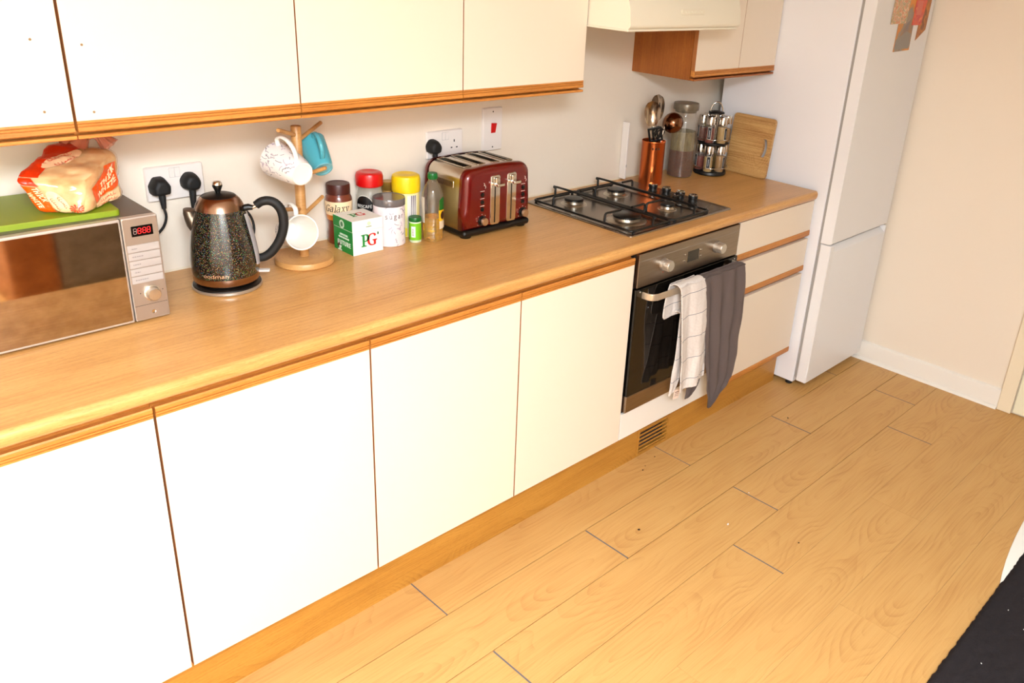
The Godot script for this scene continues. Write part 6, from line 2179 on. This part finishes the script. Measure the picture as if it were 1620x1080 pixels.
func build_leaflets():
	var z := 0.6950
	var list := [
		["colourful food photo takeaway leaflet at the left of the fridge leaflets", PackedVector2Array([Vector2(1.312, 1.572), Vector2(1.452, 1.575), Vector2(1.462, 1.76), Vector2(1.316, 1.76)]), [Color(0.86, 0.66, 0.45), Color(0.60, 0.58, 0.46), Color(0.93, 0.86, 0.75), Color(0.85, 0.50, 0.36), Color(0.78, 0.70, 0.60)], 0.09, 0.0016],
		["tall orange and grey leaflet hanging lowest on the fridge door", PackedVector2Array([Vector2(1.386, 1.466), Vector2(1.536, 1.470), Vector2(1.522, 1.74), Vector2(1.392, 1.74)]), [Color(0.88, 0.56, 0.22), Color(0.85, 0.52, 0.20), Color(0.62, 0.55, 0.48), Color(0.50, 0.46, 0.46)], 0.014, 0.0],
		["red takeaway leaflet at the right of the fridge leaflets", PackedVector2Array([Vector2(1.512, 1.567), Vector2(1.600, 1.567), Vector2(1.640, 1.760), Vector2(1.515, 1.760)]), [Color(0.86, 0.30, 0.22), Color(0.90, 0.38, 0.22), Color(0.80, 0.26, 0.30), Color(0.93, 0.60, 0.35)], 0.03, 0.0016],
		["narrow brown leaflet with slanted foot under the red leaflet", PackedVector2Array([Vector2(1.580, 1.506), Vector2(1.662, 1.548), Vector2(1.668, 1.745), Vector2(1.588, 1.745)]), [Color(0.62, 0.36, 0.18), Color(0.78, 0.48, 0.18), Color(0.50, 0.28, 0.16)], 0.03, 0.0],
	]
	var i := 0
	for l in list:
		var poly: PackedVector2Array = l[1]
		var mid := Vector2.ZERO
		for p in poly:
			mid += p / poly.size()
		var o = thing("leaflet", l[0], "leaflet", Vector3(mid.x, mid.y, z + l[4]), "leaflets on the fridge door")
		var local := PackedVector2Array()
		for p in poly:
			local.append(p - mid)
		var g := Geo.new()
		g.extrude(local, 0.0, 0.0012)
		var m := flat_mat(Color.WHITE, 0.4)
		m.albedo_texture = leaflet_print(700 + i * 7, l[2], l[3])
		m.uv1_scale = Vector3(4, 4, 1)
		m.uv1_offset = Vector3(0.5, 0.5, 0)
		part(o, "sheet", g, m)
		if i == 2:
			part(o, "printed_panel", plate(round_rect(0.05, 0.055, 0.003, 2), facing(Vector3(-0.01, -0.03, 0.0012), Vector3.RIGHT, Vector3.UP), 0.0003), flat_mat(Color(0.85, 0.45, 0.38), 0.4))
		if i == 1:
			part(o, "printed_panel", plate(PackedVector2Array([Vector2(-0.07, -0.128), Vector2(0.068, -0.128), Vector2(0.066, -0.07), Vector2(0.02, -0.06), Vector2(-0.068, -0.092)]), facing(Vector3(0, 0, 0.0012), Vector3.RIGHT, Vector3.UP), 0.0003), flat_mat(Color(0.56, 0.53, 0.50), 0.4))
		i += 1


# ---------------------------------------------------------------- on the floor

func build_floor_things():
	# black pile rug, only its straight far edge in view
	var o = thing("rug", "black flecked pile rug at the bottom right corner of the floor", "rug", Vector3(0.3, 0, 2.3))
	var g := Geo.new()
	var f := noise(801, 60.0, 3)
	var rows := []
	var nx := 130
	var nz := 90
	for j in nz + 1:
		var row := PackedVector3Array()
		for i in nx + 1:
			var x := lerpf(-0.55, 1.35, float(i) / nx)
			var zz := lerpf(1.7785, 2.60, float(j) / nz)
			var edge := minf(minf(j, nz - j), minf(i, nx - i))
			var y := 0.020 + 0.006 * f.get_noise_2d(x * 3.0, zz * 3.0) if edge > 0 else 0.0085
			row.append(Vector3(x + 0.003 * f.get_noise_2d(zz * 5.0, 3.0), y, zz + 0.004 * f.get_noise_2d(x * 2.0, 9.0)))
		rows.append(row)
	g.sheet(rows, false, false, Vector2(1, 1), true)
	g.rbox(Vector3(0.4, 0.0045, 2.189), Vector3(1.9, 0.0085, 0.818), 0.001, 1)
	var m := flat_mat(Color(0.20, 0.175, 0.18), 1.0, 0.0, 0.1)
	m.heightmap_enabled = true
	m.heightmap_texture = grain_relief(810, 0.2)
	m.heightmap_scale = 0.6
	m.uv1_scale = Vector3(9, 9, 1)
	m.rim_enabled = true
	m.rim = 0.25
	wpart(o, "pile", g, m)
	for q in [[0.44, 1.86, 0.003], [0.21, 1.97, 0.0045], [0.30, 1.90, 0.002], [0.07, 1.86, 0.002], [0.58, 1.90, 0.002], [0.35, 1.84, 0.0018]]:
		g = Geo.new()
		g.rbox(Vector3.ZERO, Vector3(q[2] * 2.2, q[2], q[2] * 1.4), q[2] * 0.4, 2)
		g.xf(Transform3D(Basis(Vector3.UP, q[0] * 9.0), Vector3(q[0], 0.0255, q[1])))
		wpart(o, "lint_speck", g, flat_mat(Color(0.9, 0.88, 0.86), 0.9), "white speck of lint")
	# white rounded mat that the rug lies over
	o = thing("white_mat", "white round-edged mat showing beyond the black rug", "mat", Vector3(1.15, 0, 2.0))
	g = Geo.new()
	var pr := [Vector2(0, 0.0003), Vector2(0.284, 0.0003), Vector2(0.29, 0.003), Vector2(0.289, 0.006), Vector2(0.284, 0.0078), Vector2(0, 0.0079)]
	g.lathe(pr, 72)
	for i in g.v.size():
		g.v[i].x *= 3.62 if g.v[i].x < 0.0 else 1.7
	part(o, "body", g, flat_mat(Color(0.96, 0.95, 0.92), 0.6))
	# crumbs and bits
	var bits := [[0.119, 0.618, 0.006, 0], [0.148, 0.606, 0.004, 0], [-0.165, 0.835, 0.008, 0], [0.895, 0.775, 0.007, 0], [0.183, 1.235, 0.005, 0], [0.085, 1.02, 0.009, 1], [0.30, 0.965, 0.005, 1], [0.225, 0.59, 0.005, 0]]
	var places := ["nearest the air grille, left of its joint", "just right of the leftmost speck by the plinth", "alone on the second plank from the plinth, bottom left", "on the plank in front of the fridge", "beside the nearest grey plank joint", "pale and larger, near the middle grey joint", "pale and small, beside the middle grey joint", "beside the plank joint by the grille"]
	for k in bits.size():
		var b = bits[k]
		o = thing("crumb", "%s crumb on the floor, %s" % ["white" if b[3] == 1 else "dark", places[k]], "crumb", Vector3(b[0], 0.0, b[1]), "crumbs on the floor")
		g = Geo.new()
		var w := noise(900 + k, 200.0, 2)
		rows = []
		for j in 7:
			var ring := PackedVector3Array()
			for i in 10:
				var a := TAU * i / 10
				var v := -PI / 2 + PI * j / 6.0
				var q := Vector3(cos(a) * cos(v), sin(v) * 0.6, sin(a) * cos(v) * 0.6)
				q *= b[2] * 0.55 * (1.0 + 0.5 * w.get_noise_3dv(q * 0.01))
				ring.append(q + Vector3(0, b[2] * 0.55, 0))
			rows.append(ring)
		g.sheet(rows, true)
		g.xf(Transform3D(Basis(Vector3.UP, k * 1.3), Vector3.ZERO))
		var low := 1.0
		for q in g.v:
			low = minf(low, q.y)
		g.shift(Vector3(0, -low, 0))
		part(o, "body", g, flat_mat(Color(0.90, 0.87, 0.84) if b[3] == 1 else Color(0.10, 0.05, 0.03), 0.9))
